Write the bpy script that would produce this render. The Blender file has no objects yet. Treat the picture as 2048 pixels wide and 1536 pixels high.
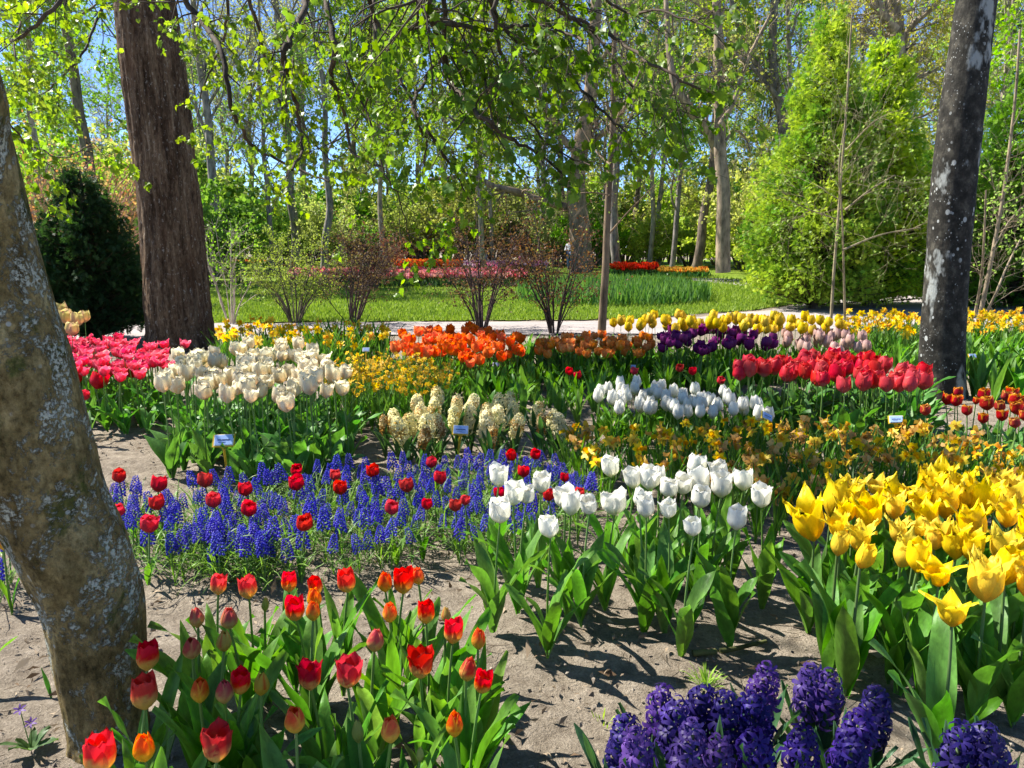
import bpy, math, random
import numpy as np
from mathutils import Vector

# ---------------------------------------------------------------- camera, world, sun, exposure
S = bpy.context.scene
PITCH, CAM_H, FPX = math.radians(10.17), 1.3, 1538.0
cam = bpy.data.objects.new('camera', bpy.data.cameras.new('camera'))
S.collection.objects.link(cam)
cam.location = (0, 0, CAM_H)
cam.rotation_euler = (math.pi / 2 - PITCH, 0, 0)
cam.data.sensor_width = 36.0
cam.data.lens = 36.0 * FPX / 2048.0
cam.data.clip_start, cam.data.clip_end = 0.05, 2000.0
S.camera = cam
TOSUN = Vector((-0.66, 0.30, 0.80)).normalized()
world = bpy.data.worlds.new('World'); S.world = world; world.use_nodes = True
wn = world.node_tree
sky = wn.nodes.new('ShaderNodeTexSky'); sky.sky_type = 'NISHITA'; sky.sun_disc = False
sky.sun_elevation = math.asin(TOSUN.z); sky.sun_rotation = math.atan2(TOSUN.x, TOSUN.y)
sky.air_density, sky.dust_density, sky.ozone_density = 0.75, 0.0, 5.0; sky.altitude = 3000
wn.links.new(sky.outputs[0], wn.nodes['Background'].inputs[0])
wn.nodes['Background'].inputs[1].default_value = 0.10
sun = bpy.data.objects.new('sun', bpy.data.lights.new('sun', 'SUN'))
S.collection.objects.link(sun)
sun.data.energy, sun.data.angle, sun.data.color = 4.9, math.radians(0.53), (1.0, 0.94, 0.85)
sun.rotation_euler = TOSUN.to_track_quat('Z', 'Y').to_euler()
S.view_settings.view_transform = 'Standard'; S.view_settings.look = 'None'
S.view_settings.exposure, S.view_settings.gamma = 1.5, 1.0
S.cycles.max_bounces, S.cycles.transparent_max_bounces = 6, 4
S.cycles.diffuse_bounces, S.cycles.glossy_bounces, S.cycles.transmission_bounces = 3, 2, 4
S.cycles.sample_clamp_indirect = 6.0

# ---------------------------------------------------------------- helpers
RNG = np.random.default_rng(7)
COL = S.collection.objects
CP, SP = math.cos(PITCH), math.sin(PITCH)

def ray(px, py):
    cx, cy = (px - 1024.0) / FPX, (768.0 - py) / FPX
    return np.array((cx, CP + cy * SP, -SP + cy * CP))
def at_z(px, py, z=0.0):            # the point at height z that shows at that pixel
    d = ray(px, py); return np.array((0, 0, CAM_H)) + d * ((z - CAM_H) / d[2])
def at_y(px, py, y):                # the point at distance y that shows at that pixel
    d = ray(px, py); return np.array((0, 0, CAM_H)) + d * (y / d[1])
def pix(p):                         # world point -> pixel
    v = np.asarray(p) - np.array((0, 0, CAM_H)); dz = v[1] * CP - v[2] * SP
    return 1024 + FPX * v[0] / dz, 768 - FPX * (v[1] * SP + v[2] * CP) / dz
def slant(p): return (p[1] * CP - (p[2] - CAM_H) * SP)

def tag(o, label=None, cat=None, group=None, kind=None):
    for k, v in (('label', label), ('category', cat), ('group', group), ('kind', kind)):
        if v: o[k] = v
    return o
def empty(name, loc, rz=0.0, **kw):
    o = bpy.data.objects.new(name, None); COL.link(o); o.location = tuple(loc); o.rotation_euler = (0, 0, rz)
    o.empty_display_size = 0.1
    return tag(o, **kw)
def put(name, me, parent=None, loc=(0, 0, 0), rot=(0, 0, 0), sc=1.0, **kw):
    o = bpy.data.objects.new(name, me); COL.link(o)
    if parent is not None: o.parent = parent
    o.location = tuple(loc); o.rotation_euler = tuple(rot)
    o.scale = (sc, sc, sc) if np.isscalar(sc) else tuple(sc)
    return tag(o, **kw)

class MB:
    def __init__(self): self.v, self.q, self.t, self.c, self.n = [], [], [], [], 0
    def add(self, V, F, mat=0, col=(1, 1, 1)):
        V = np.asarray(V, float).reshape(-1, 3); F = np.asarray(F, int)
        c = np.broadcast_to(np.asarray(col, float), (len(V), 3))
        self.v.append(V); self.c.append(c)
        (self.q if F.shape[1] == 4 else self.t).append((F + self.n, mat)); self.n += len(V)
    def inst(self, V, F, M, T, mat=0, col=(1, 1, 1)):
        """copies of a template (V, F) under k matrices M (k,3,3) and offsets T (k,3); col (3,) or (k,3) or (k,nv,3)"""
        V = np.asarray(V, float); F = np.asarray(F, int); k, n = len(T), len(V)
        if k == 0: return
        W = np.einsum('kij,nj->kni', M, V) + np.asarray(T)[:, None, :]
        G = F[None] + (np.arange(k) * n)[:, None, None]
        col = np.asarray(col, float)
        if col.ndim == 2 and len(col) == k: col = col[:, None, :]
        self.add(W.reshape(-1, 3), G.reshape(-1, F.shape[1]), mat, np.broadcast_to(col, (k, n, 3)).reshape(-1, 3))
    def mesh(self, name, mats, smooth=True):
        me = bpy.data.meshes.new(name)
        V = np.concatenate(self.v); C = np.concatenate(self.c)
        fs = self.q + self.t
        idx = np.concatenate([f.ravel() for f, m in fs]); siz = np.concatenate([np.full(len(f), f.shape[1]) for f, m in fs])
        mi = np.concatenate([np.full(len(f), m) for f, m in fs])
        me.vertices.add(len(V)); me.vertices.foreach_set('co', V.astype(np.float32).ravel())
        me.loops.add(len(idx)); me.loops.foreach_set('vertex_index', idx.astype(np.int32))
        me.polygons.add(len(siz)); me.polygons.foreach_set('loop_start', np.concatenate([[0], np.cumsum(siz)[:-1]]).astype(np.int32))
        me.polygons.foreach_set('material_index', mi.astype(np.int32))
        me.polygons.foreach_set('use_smooth', np.full(len(siz), smooth))
        me.update(calc_edges=True)
        a = me.color_attributes.new('col', 'FLOAT_COLOR', 'POINT')
        a.data.foreach_set('color', np.concatenate([C, np.ones((len(C), 1))], 1).astype(np.float32).ravel())
        for m in mats: me.materials.append(m)
        return me

def grid_faces(nu, nv):             # vertices stored v-major: index = j*nu+i
    i, j = np.meshgrid(np.arange(nu - 1), np.arange(nv - 1), indexing='ij')
    a = (j * nu + i).ravel(); return np.stack([a, a + 1, a + nu + 1, a + nu], 1)
def norm(a): return a / np.maximum(np.linalg.norm(a, axis=-1, keepdims=True), 1e-9)
def rand_rot(rng, k, tilt=None):
    """k random rotation matrices; with tilt the z axis leans at most about that much"""
    if tilt is None:
        q = norm(rng.normal(size=(k, 4)))
    else:
        a = rng.uniform(0, 2 * math.pi, k); b = rng.normal(0, tilt, k); c = rng.uniform(0, 2 * math.pi, k)
        qz = np.stack([np.cos(c / 2), 0 * c, 0 * c, np.sin(c / 2)], 1)
        qt = np.stack([np.cos(b / 2), np.sin(b / 2) * np.cos(a), np.sin(b / 2) * np.sin(a), 0 * a], 1)
        w1, x1, y1, z1 = qt.T; w2, x2, y2, z2 = qz.T
        q = np.stack([w1*w2-x1*x2-y1*y2-z1*z2, w1*x2+x1*w2+y1*z2-z1*y2, w1*y2-x1*z2+y1*w2+z1*x2, w1*z2+x1*y2-y1*x2+z1*w2], 1)
    w, x, y, z = q.T
    return np.stack([1-2*(y*y+z*z), 2*(x*y-z*w), 2*(x*z+y*w), 2*(x*y+z*w), 1-2*(x*x+z*z), 2*(y*z-x*w), 2*(x*z-y*w), 2*(y*z+x*w), 1-2*(x*x+y*y)], 1).reshape(-1, 3, 3)
def frames(D, rng, roll=True, side=None):
    """matrices whose y axis runs along D (k,3): columns x, y, z"""
    D = norm(np.asarray(D, float)); r = rng.normal(size=D.shape) if side is None else np.broadcast_to(side, D.shape)
    X = norm(r - (r * D).sum(1, keepdims=True) * D); Z = np.cross(X, D)
    return np.stack([X, D, Z], 2)
def tubes(mb, P, R, sides=4, mat=0, col=(1, 1, 1), rng=RNG):
    """n tubes through P (n,k,3) with radii R (n,k)"""
    P = np.asarray(P, float); R = np.asarray(R, float); n, k, _ = P.shape
    T = np.empty_like(P); T[:, 1:-1] = P[:, 2:] - P[:, :-2]; T[:, 0] = P[:, 1] - P[:, 0]; T[:, -1] = P[:, -1] - P[:, -2]; T = norm(T)
    ref = rng.normal(size=(n, 3)) if n > 1 else np.array([[1.0, 0.13, 0.02]])
    N = norm(ref[:, None] - (ref[:, None] * T).sum(2, keepdims=True) * T); B = np.cross(T, N)
    a = np.arange(sides) * 2 * math.pi / sides
    V = P[:, :, None] + R[:, :, None, None] * (np.cos(a)[:, None] * N[:, :, None] + np.sin(a)[:, None] * B[:, :, None])
    base = (np.arange(n)[:, None, None] * k + np.arange(k - 1)[None, :, None]) * sides
    i = np.arange(sides)[None, None]; j = (i + 1) % sides
    F = np.stack([base + i, base + j, base + sides + j, base + sides + i], 3).reshape(-1, 4)
    col = np.asarray(col, float)
    if col.ndim == 2: col = np.repeat(col, k * sides, 0)
    mb.add(V.reshape(-1, 3), F, mat, col)
def spline(pts, m):
    """m points on a Catmull-Rom curve through pts"""
    p = np.asarray(pts, float); p = np.concatenate([[2 * p[0] - p[1]], p, [2 * p[-1] - p[-2]]])
    t = np.linspace(0, len(p) - 3 - 1e-6, m); i = t.astype(int); f = (t - i)[:, None]
    a, b, c, d = p[i], p[i + 1], p[i + 2], p[i + 3]
    return 0.5 * (2 * b + (c - a) * f + (2 * a - 5 * b + 4 * c - d) * f * f + (3 * b - a - 3 * c + d) * f ** 3)
def hash2(ix, iy, seed=0):
    h = (ix.astype(np.int64) * 374761393 + iy.astype(np.int64) * 668265263 + seed * 1442695041) & 0x7fffffff
    h = ((h ^ (h >> 13)) * 1274126177) & 0x7fffffff
    return ((h ^ (h >> 16)) & 0xffff) / 65535.0
def vnoise(x, y, seed=0):
    ix, iy = np.floor(x).astype(int), np.floor(y).astype(int); fx, fy = x - ix, y - iy
    fx, fy = fx * fx * (3 - 2 * fx), fy * fy * (3 - 2 * fy)
    g = lambda a, b: hash2(ix + a, iy + b, seed)
    return (g(0, 0) * (1 - fx) + g(1, 0) * fx) * (1 - fy) + (g(0, 1) * (1 - fx) + g(1, 1) * fx) * fy
def inside(poly, x, y):
    p = np.asarray(poly); r = np.zeros(np.shape(x), bool); j = len(p) - 1
    for i in range(len(p)):
        c = ((p[i, 1] > y) != (p[j, 1] > y)) & (x < (p[j, 0] - p[i, 0]) * (y - p[i, 1]) / (p[j, 1] - p[i, 1] + 1e-12) + p[i, 0])
        r ^= c; j = i
    return r
def scatter(poly_px, z, step, rng=RNG, most=None):
    """jittered points (x, y) inside a pixel polygon laid on the plane at height z"""
    w = np.array([at_z(a, b, z)[:2] for a, b in poly_px]); lo, hi = w.min(0), w.max(0)
    gx, gy = np.meshgrid(np.arange(lo[0], hi[0] + step, step), np.arange(lo[1], hi[1] + step, step))
    gx[1::2] += step / 2
    gx = gx + rng.uniform(-.36, .36, gx.shape) * step; gy = gy + rng.uniform(-.36, .36, gy.shape) * step
    k = inside(w, gx, gy); p = np.stack([gx[k], gy[k]], 1); rng.shuffle(p)
    return p[:most] if most else p
ONES = 'first second third fourth fifth sixth seventh eighth ninth tenth eleventh twelfth thirteenth fourteenth fifteenth sixteenth seventeenth eighteenth nineteenth'.split()
TENS = 'twenty thirty forty fifty sixty seventy eighty ninety'.split()
def ordinal(n):
    if n < 20: return ONES[n - 1]
    t, o = divmod(n, 10)
    return (TENS[t - 2][:-1] + 'ieth') if o == 0 else TENS[t - 2] + '-' + ONES[o - 1]
def label_rows(items, where, rows=None):
    """items: (object, pixel x, depth, look). Rows by depth, then ordinals from the left."""
    n = len(items); rows = rows or max(1, round(n / 17))
    names = {1: [''], 2: ['front row', 'back row'], 3: ['front row', 'middle row', 'back row']}.get(rows) or ['front row'] + [ordinal(i) + ' row' for i in range(2, rows)] + ['back row']
    items = sorted(items, key=lambda t: t[2])
    for r, part in enumerate(np.array_split(np.arange(n), rows)):
        for k, i in enumerate(sorted(part, key=lambda i: items[i][1])):
            o, _, _, look = items[i]
            o['label'] = f"{look}, {ordinal(k + 1)} from left" + (f" in {names[r]}" if names[r] else '') + f" {where}"

# ---------------------------------------------------------------- materials
def mat(name):
    m = bpy.data.materials.new(name); m.use_nodes = True; nt = m.node_tree
    for n in list(nt.nodes): nt.nodes.remove(n)
    return m, nt, nt.nodes.new, nt.links.new
def out(nt, sh):
    o = nt.nodes.new('ShaderNodeOutputMaterial'); nt.links.new(sh, o.inputs['Surface'])
def ramp(nt, fac, stops):
    r = nt.nodes.new('ShaderNodeValToRGB'); e = r.color_ramp.elements
    while len(e) < len(stops): e.new(0.5)
    for k, (p, c) in zip(e, stops): k.position = p; k.color = (*c, 1) if len(c) == 3 else c
    nt.links.new(fac, r.inputs[0]); return r.outputs[0]
def noise(nt, vec, scale, detail=4, rough=0.55, dist=0.0):
    n = nt.nodes.new('ShaderNodeTexNoise'); n.inputs['Scale'].default_value = scale; n.inputs['Detail'].default_value = detail
    n.inputs['Roughness'].default_value = rough; n.inputs['Distortion'].default_value = dist
    if vec is not None: nt.links.new(vec, n.inputs['Vector'])
    return n.outputs['Fac']
def mixc(nt, fac, a, b, mode='MIX'):
    m = nt.nodes.new('ShaderNodeMix'); m.data_type = 'RGBA'; m.blend_type = mode
    for s, v in ((0, fac), (6, a), (7, b)):
        if hasattr(v, 'is_linked') or hasattr(v, 'links'): nt.links.new(v, m.inputs[s])
        else: m.inputs[s].default_value = v if s == 0 else (*v, 1)
    return m.outputs[2]
def mapped(nt, scale=(1, 1, 1), kind='Object'):
    t = nt.nodes.new('ShaderNodeTexCoord'); m = nt.nodes.new('ShaderNodeMapping'); m.inputs['Scale'].default_value = scale
    nt.links.new(t.outputs[kind], m.inputs[0]); return m.outputs[0]
def principled(nt, col, rough=0.6, spec=0.3, bump=None, bstr=0.4, bdist=0.01):
    p = nt.nodes.new('ShaderNodeBsdfPrincipled'); p.inputs['Roughness'].default_value = rough; p.inputs['Specular IOR Level'].default_value = spec
    if hasattr(col, 'links'): nt.links.new(col, p.inputs['Base Color'])
    else: p.inputs['Base Color'].default_value = (*col, 1)
    if bump is not None:
        b = nt.nodes.new('ShaderNodeBump'); b.inputs['Strength'].default_value = bstr; b.inputs['Distance'].default_value = bdist
        nt.links.new(bump, b.inputs['Height']); nt.links.new(b.outputs[0], p.inputs['Normal'])
    return p.outputs[0]
def thin(name, trans=0.4, rough=0.45, spec=0.35, hue=0.01, sat=0.08, val=0.15, tint=(1, 1, 1), nscale=0.0, namt=0.25, veins=None):
    """a thin leaf or petal: colour attribute, a little varied per object, with light coming through"""
    m, nt, new, link = mat(name)
    a = new('ShaderNodeAttribute'); a.attribute_name = 'col'; c = a.outputs['Color']
    oi = new('ShaderNodeObjectInfo'); h = new('ShaderNodeHueSaturation')
    wn_ = new('ShaderNodeTexWhiteNoise'); wn_.noise_dimensions = '1D'; link(oi.outputs['Random'], wn_.inputs['W'])
    sx = new('ShaderNodeSeparateColor'); link(wn_.outputs['Color'], sx.inputs[0])
    for o_, i_, mid, amp in ((0, 'Hue', 0.5, hue), (1, 'Saturation', 1.0, sat), (2, 'Value', 1.0, val)):
        mr = new('ShaderNodeMapRange'); mr.inputs['To Min'].default_value = mid - amp; mr.inputs['To Max'].default_value = mid + amp
        link(sx.outputs[o_], mr.inputs[0]); link(mr.outputs[0], h.inputs[i_])
    link(c, h.inputs['Color']); c = h.outputs[0]
    bump = None
    if nscale:
        f = noise(nt, mapped(nt, veins or (1, 1, 1)), nscale, 3)
        c = mixc(nt, namt, c, ramp(nt, f, [(0.3, (0.35, 0.35, 0.35)), (0.7, (1.5, 1.5, 1.5))]), 'MULTIPLY'); bump = f
    p = principled(nt, c, rough, spec, bump, 0.25, 0.004)
    t = new('ShaderNodeBsdfTranslucent')
    link(mixc(nt, 1.0, c, tint, 'MULTIPLY'), t.inputs[0])
    mx = new('ShaderNodeMixShader'); mx.inputs[0].default_value = trans
    link(p, mx.inputs[1]); link(t.outputs[0], mx.inputs[2]); out(nt, mx.outputs[0]); return m
M = {}
M['petal'] = thin('petal', 0.46, 0.45, 0.25, 0.006, 0.06, 0.12, (1, 1, 1), 60, 0.18, (1, 1, 0.15))
M['leaf'] = thin('bulb_leaf', 0.38, 0.45, 0.25, 0.012, 0.12, 0.22, (1.3, 1.35, 0.5), 110, 0.4, (1, 1, 0.06))
M['stem'] = thin('green_stem', 0.10, 0.45, 0.3, 0.01, 0.1, 0.15)
M['tree_leaf'] = thin('broad_tree_leaf', 0.55, 0.42, 0.35, 0.01, 0.08, 0.1, (1.5, 1.4, 0.5))
M['shrub_leaf'] = thin('small_shrub_leaf', 0.5, 0.55, 0.2, 0.016, 0.12, 0.18, (1.2, 1.3, 0.7))
M['needle'] = thin('conifer_spray', 0.35, 0.55, 0.2, 0.01, 0.08, 0.12, (1.2, 1.3, 0.6))
M['grass'] = thin('grass_blade', 0.35, 0.5, 0.2, 0.01, 0.1, 0.1, (1.2, 1.3, 0.6))

def bark(name, kind):
    m, nt, new, link = mat(name); o = mapped(nt); v = lambda s, sc=(1, 1, 1), d=5, r=0.6, ds=0.0: noise(nt, mapped(nt, sc), s, d, r, ds)
    if kind == 'lichen':
        c = ramp(nt, v(9, (1, 1, .6), 8, .7), [(.34, (.06, .044, .016)), (.48, (.20, .148, .06)), (.66, (.42, .33, .155))])
        c = mixc(nt, ramp(nt, v(3.4, (1.5, 1.5, .6), 6, .65), [(.56, (0, 0, 0)), (.68, (.8, .8, .8))]), c, (.25, .12, .03))
        c = mixc(nt, ramp(nt, v(4.1, (1.3, 1.3, .8), 6, .7, .6), [(.53, (0, 0, 0)), (.60, (.85, .85, .85))]), c, (.055, .07, .014))
        c = mixc(nt, .8, c, ramp(nt, v(70, (1, 1, .7), 6, .8), [(.36, (.35, .33, .3)), (.5, (1, 1, 1)), (.66, (1.5, 1.5, 1.45))]), 'MULTIPLY')
        l1 = ramp(nt, v(6.5, (1, 1, .8), 8, .74, .3), [(.503, (0, 0, 0)), (.53, (1, 1, 1))])
        l2 = ramp(nt, v(85, (1, 1, 1), 5, .8), [(.45, (0, 0, 0)), (.52, (1, 1, 1))])
        lm = mixc(nt, 1.0, l1, l2, 'MULTIPLY')
        c = mixc(nt, lm, c, (.50, .51, .41))
        vo = new('ShaderNodeTexVoronoi'); vo.inputs['Scale'].default_value = 30; link(o, vo.inputs['Vector'])
        sp = ramp(nt, vo.outputs['Distance'], [(.13, (1, 1, 1)), (.2, (0, 0, 0))])
        c = mixc(nt, mixc(nt, 1.0, sp, ramp(nt, v(7, d=2), [(.5, (0, 0, 0)), (.6, (.9, .9, .9))]), 'MULTIPLY'), c, (.46, .47, .42))
        h = mixc(nt, .4, mixc(nt, .5, v(26, (1, 1, .7), 8, .75), v(90, (1, 1, .8), 5, .8)), lm)
        out(nt, principled(nt, c, .9, .1, h, 1.0, .022))
    elif kind == 'ridged':
        f = v(11, (1, 1, .13), 8, .68, .25); g = v(40, (1, 1, .35), 6, .7)
        c = ramp(nt, mixc(nt, .4, f, g), [(.36, (.015, .009, .005)), (.47, (.07, .044, .026)), (.57, (.165, .112, .068)), (.68, (.33, .26, .175))])
        c = mixc(nt, ramp(nt, v(1.1, (2.5, 2.5, .5), 3), [(.54, (0, 0, 0)), (.7, (.4, .4, .4))]), c, (.12, .06, .032))
        c = mixc(nt, ramp(nt, v(30, (1, 1, .6), 4, .7), [(.60, (0, 0, 0)), (.66, (.6, .6, .6))]), c, (.36, .33, .28))
        out(nt, principled(nt, c, .9, .1, mixc(nt, .35, f, g), 1.0, .05))
    elif kind == 'spotted':
        c = ramp(nt, v(12, (1, 1, .8), 7, .7), [(.32, (.010, .010, .008)), (.52, (.032, .030, .025)), (.68, (.09, .083, .065))])
        for sc_, lo, hi, a in ((9, .13, .17, .48), (19, .17, .22, .5), (47, .15, .21, .52)):
            vo = new('ShaderNodeTexVoronoi'); vo.inputs['Scale'].default_value = sc_; link(mapped(nt, (1, 1, .75)), vo.inputs['Vector'])
            sp = ramp(nt, vo.outputs['Distance'], [(lo, (1, 1, 1)), (hi, (0, 0, 0))])
            gate = ramp(nt, v(2.2 + sc_ * .1, d=3), [(a, (0, 0, 0)), (a + .1, (.85, .85, .85))])
            c = mixc(nt, mixc(nt, 1.0, sp, gate, 'MULTIPLY'), c, (.40, .42, .40))
        big = ramp(nt, v(3.4, (1, 1, .5), 5, .6), [(.58, (0, 0, 0)), (.63, (.8, .8, .8))])
        c = mixc(nt, big, c, (.33, .35, .33))
        out(nt, principled(nt, c, .85, .12, v(30, (1, 1, .5), 7, .7), .7, .012))
    else:                               # plain pale or grey bark, the colour attribute gives the tree's own tone
        a = new('ShaderNodeAttribute'); a.attribute_name = 'col'
        f = v(7, (1, 1, .3), 6, .65)
        c = mixc(nt, 1.0, a.outputs['Color'], ramp(nt, f, [(.34, (.38, .37, .36)), (.5, (.95, .95, .95)), (.68, (1.6, 1.55, 1.5))]), 'MULTIPLY')
        out(nt, principled(nt, c, .85, .15, f, .6, .03))
    return m
M['bark_lichen'], M['bark_ridged'], M['bark_spotted'], M['bark'] = bark('lichen_bark', 'lichen'), bark('ridged_brown_bark', 'ridged'), bark('dark_spotted_bark', 'spotted'), bark('grey_bark', 'plain')

def soil_mat():
    m, nt, new, link = mat('sandy_soil')
    a, b, c_ = noise(nt, mapped(nt), 1.3, 5), noise(nt, mapped(nt), 17, 8, .7), noise(nt, mapped(nt), 120, 5, .75)
    c = ramp(nt, b, [(.3, (.19, .16, .125)), (.5, (.325, .285, .23)), (.7, (.45, .40, .33))])
    c = mixc(nt, .55, c, ramp(nt, a, [(.35, (.68, .64, .60)), (.65, (1.2, 1.17, 1.12))]), 'MULTIPLY')
    c = mixc(nt, .7, c, ramp(nt, c_, [(.32, (.5, .47, .43)), (.6, (1.12, 1.1, 1.08)), (.78, (1.6, 1.55, 1.5))]), 'MULTIPLY')
    out(nt, principled(nt, c, .95, .1, mixc(nt, .4, b, c_), 1.0, .05)); return m
M['soil'] = soil_mat()
def path_mat():
    m, nt, new, link = mat('pale_gravel')
    c = ramp(nt, noise(nt, mapped(nt), 60, 5, .7), [(.3, (.25, .22, .205)), (.6, (.38, .345, .33)), (.8, (.5, .46, .44))])
    c = mixc(nt, .5, c, ramp(nt, noise(nt, mapped(nt, (1, 3, 1)), .8, 4), [(.35, (.75, .72, .7)), (.65, (1.1, 1.1, 1.1))]), 'MULTIPLY')
    out(nt, principled(nt, c, .95, .1, noise(nt, mapped(nt), 90, 4), .6, .01)); return m
M['path'] = path_mat()
def lawn_mat():
    m, nt, new, link = mat('mown_turf')
    c = ramp(nt, noise(nt, mapped(nt, (1, .35, 1)), 3.0, 7, .7), [(.3, (.09, .155, .016)), (.5, (.165, .25, .026)), (.72, (.26, .33, .05))])
    c = mixc(nt, .5, c, ramp(nt, noise(nt, mapped(nt), .35, 3), [(.4, (.75, .8, .7)), (.6, (1.15, 1.1, 1.1))]), 'MULTIPLY')
    out(nt, principled(nt, c, .9, .1, noise(nt, mapped(nt), 60, 4, .8), 1.0, .03)); return m
M['lawn'] = lawn_mat()
def flat(name, col, rough=.5, spec=.4):
    m, nt, new, link = mat(name)
    c = mixc(nt, .35, col, ramp(nt, noise(nt, mapped(nt), 45, 4), [(.3, (.75, .75, .75)), (.7, (1.15, 1.15, 1.15))]), 'MULTIPLY')
    out(nt, principled(nt, c, rough, spec)); return m
M['sign_yellow'] = flat('yellow_plastic', (.62, .42, .02)); M['sign_blue'] = flat('pale_blue_card', (.33, .48, .78)); M['sign_white'] = flat('white_card_edge', (.75, .77, .75)); M['ink'] = flat('dark_ink', (.02, .03, .08))
M['skin'] = flat('skin', (.5, .3, .22)); M['hair_dark'] = flat('dark_hair', (.03, .022, .018), .6); M['hair_grey'] = flat('grey_hair', (.3, .3, .3), .6)
M['navy'] = flat('navy_cloth', (.025, .028, .045), .9); M['greyblue'] = flat('grey_blue_cloth', (.30, .35, .40), .9); M['white_cloth'] = flat('white_cloth', (.72, .72, .74), .9); M['denim'] = flat('blue_denim', (.10, .17, .30), .9); M['pink_cloth'] = flat('pink_cloth', (.5, .12, .2), .9)
M['litter'] = thin('dry_leaf_litter', .15, .8, .1, .01, .1, .2)

# ---------------------------------------------------------------- ground, path, lawn
def build_ground():
    xs = np.concatenate([[-600, -200, -80, -40, -25, -15, -10], np.arange(-7, -3, .1), np.arange(-3, 3.3, .035), np.arange(3.3, 8, .1), [10, 15, 25, 40, 80, 200, 600]])
    ys = np.concatenate([[-60, -20, -8, -3, -1, 0], np.arange(.4, 4.6, .03), np.arange(4.6, 12, .1), [13, 14.5, 17, 20, 25, 32, 40, 60, 100, 200, 700]])
    X, Y = np.meshgrid(xs, ys)
    fade = np.clip((13 - Y) / 4, 0, 1) * np.clip((9 - np.abs(X)) / 3, 0, 1) * np.clip(Y / .4, 0, 1)
    Z = (vnoise(X * 1.3, Y * 1.3, 1) - .5) * .035 + (vnoise(X * 5, Y * 5, 2) - .5) * .028 + (vnoise(X * 14, Y * 14, 3) - .5) * .02 + (vnoise(X * 27, Y * 27, 9) - .5) * .013
    mb = MB(); mb.add(np.stack([X, Y, Z * fade - .006], 2).reshape(-1, 3), grid_faces(len(xs), len(ys)))
    put('ground', mb.mesh('ground', [M['soil']]), kind='structure')
def strip(name, near, far, z, m, jag=0.0):
    n = 90
    a = spline([at_z(x, y)[:2] for x, y in near], n); b = spline([at_z(x, y)[:2] for x, y in far], n)
    if jag:
        a[:, 1] += (vnoise(np.arange(n) * .9, np.zeros(n), 4) - .5) * jag; b[:, 1] += (vnoise(np.arange(n) * .8, np.ones(n), 5) - .5) * jag
    rows = [a + (b - a) * t for t in np.linspace(0, 1, 6)]
    V = np.concatenate([np.concatenate([r, np.full((n, 1), z)], 1) for r in rows])
    mb = MB(); mb.add(V, grid_faces(n, 6)); put(name, mb.mesh(name, [m]), kind='structure')
build_ground()
strip('path', [(-900, 690), (-200, 690), (400, 682), (800, 669), (1230, 668), (1500, 664), (1850, 655), (2300, 658), (3000, 660)],
      [(-900, 655), (-200, 655), (400, 648), (800, 645), (1250, 641), (1500, 624), (1700, 598), (1900, 590), (2300, 590), (3000, 588)], .010, M['path'], .35)
mb = MB(); xs, ys = np.concatenate([np.linspace(-60, -10, 15), np.linspace(-9.9, 10, 260), np.linspace(10.2, 60, 15)]), np.linspace(0, 1, 14)
edge = np.array([at_z(x, y)[:2] for x, y in [(-900, 652), (-200, 652), (400, 646), (800, 643), (1250, 639), (1500, 621), (1700, 594), (1900, 586), (2300, 586), (3000, 584)]])
X, T = np.meshgrid(xs, ys); E = np.interp(X, edge[:, 0], edge[:, 1]) + (vnoise(X * 2.3, X * 0 + 3, 12) - .5) * .3 + (vnoise(X * 8, X * 0 + 5, 13) - .5) * .12; Y = E + (75 - E) * T ** 1.6
mb.add(np.stack([X, Y, np.full_like(X, .014)], 2).reshape(-1, 3), grid_faces(len(xs), 14)); put('lawn', mb.mesh('lawn', [M['lawn']]), kind='structure')
strip('footpath', [(1385, 562), (1440, 568), (1510, 575), (1620, 580), (1800, 583)], [(1385, 557), (1440, 558), (1510, 562), (1620, 568), (1800, 571)], .022, M['path'])
def build_grass():
    """short blades over the near lawn and along the path edge"""
    rng = np.random.default_rng(31); k = 60000
    x = rng.uniform(-9, 9, k); e = np.interp(x, edge[:, 0], edge[:, 1]); y = e + rng.exponential(4.2, k) - .05
    k2 = y < 34; x, y = x[k2], y[k2]; k = len(x)
    h = rng.uniform(.03, .075, k) * (1 + y * .02); a = rng.uniform(0, 6.28, k); w = .006 + .0006 * y
    V = np.zeros((k, 3, 3)); V[:, 0] = np.stack([x - np.cos(a) * w, y - np.sin(a) * w, 0 * x + .01], 1); V[:, 1] = np.stack([x + np.cos(a) * w, y + np.sin(a) * w, 0 * x + .01], 1)
    V[:, 2] = np.stack([x + rng.normal(0, .02, k), y + rng.normal(0, .02, k), h], 1)
    g = rng.uniform(0, 1, (k, 1)); c = np.array((.11, .20, .02)) * (1 - g) + np.array((.28, .37, .06)) * g
    mb = MB(); mb.add(V.reshape(-1, 3), np.arange(k * 3).reshape(-1, 3), 0, np.repeat(c, 3, 0))
    put('grass', mb.mesh('grass', [M['grass']], False), kind='stuff', label='short yellow green mown grass beyond the pale path')
build_grass()

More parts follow.
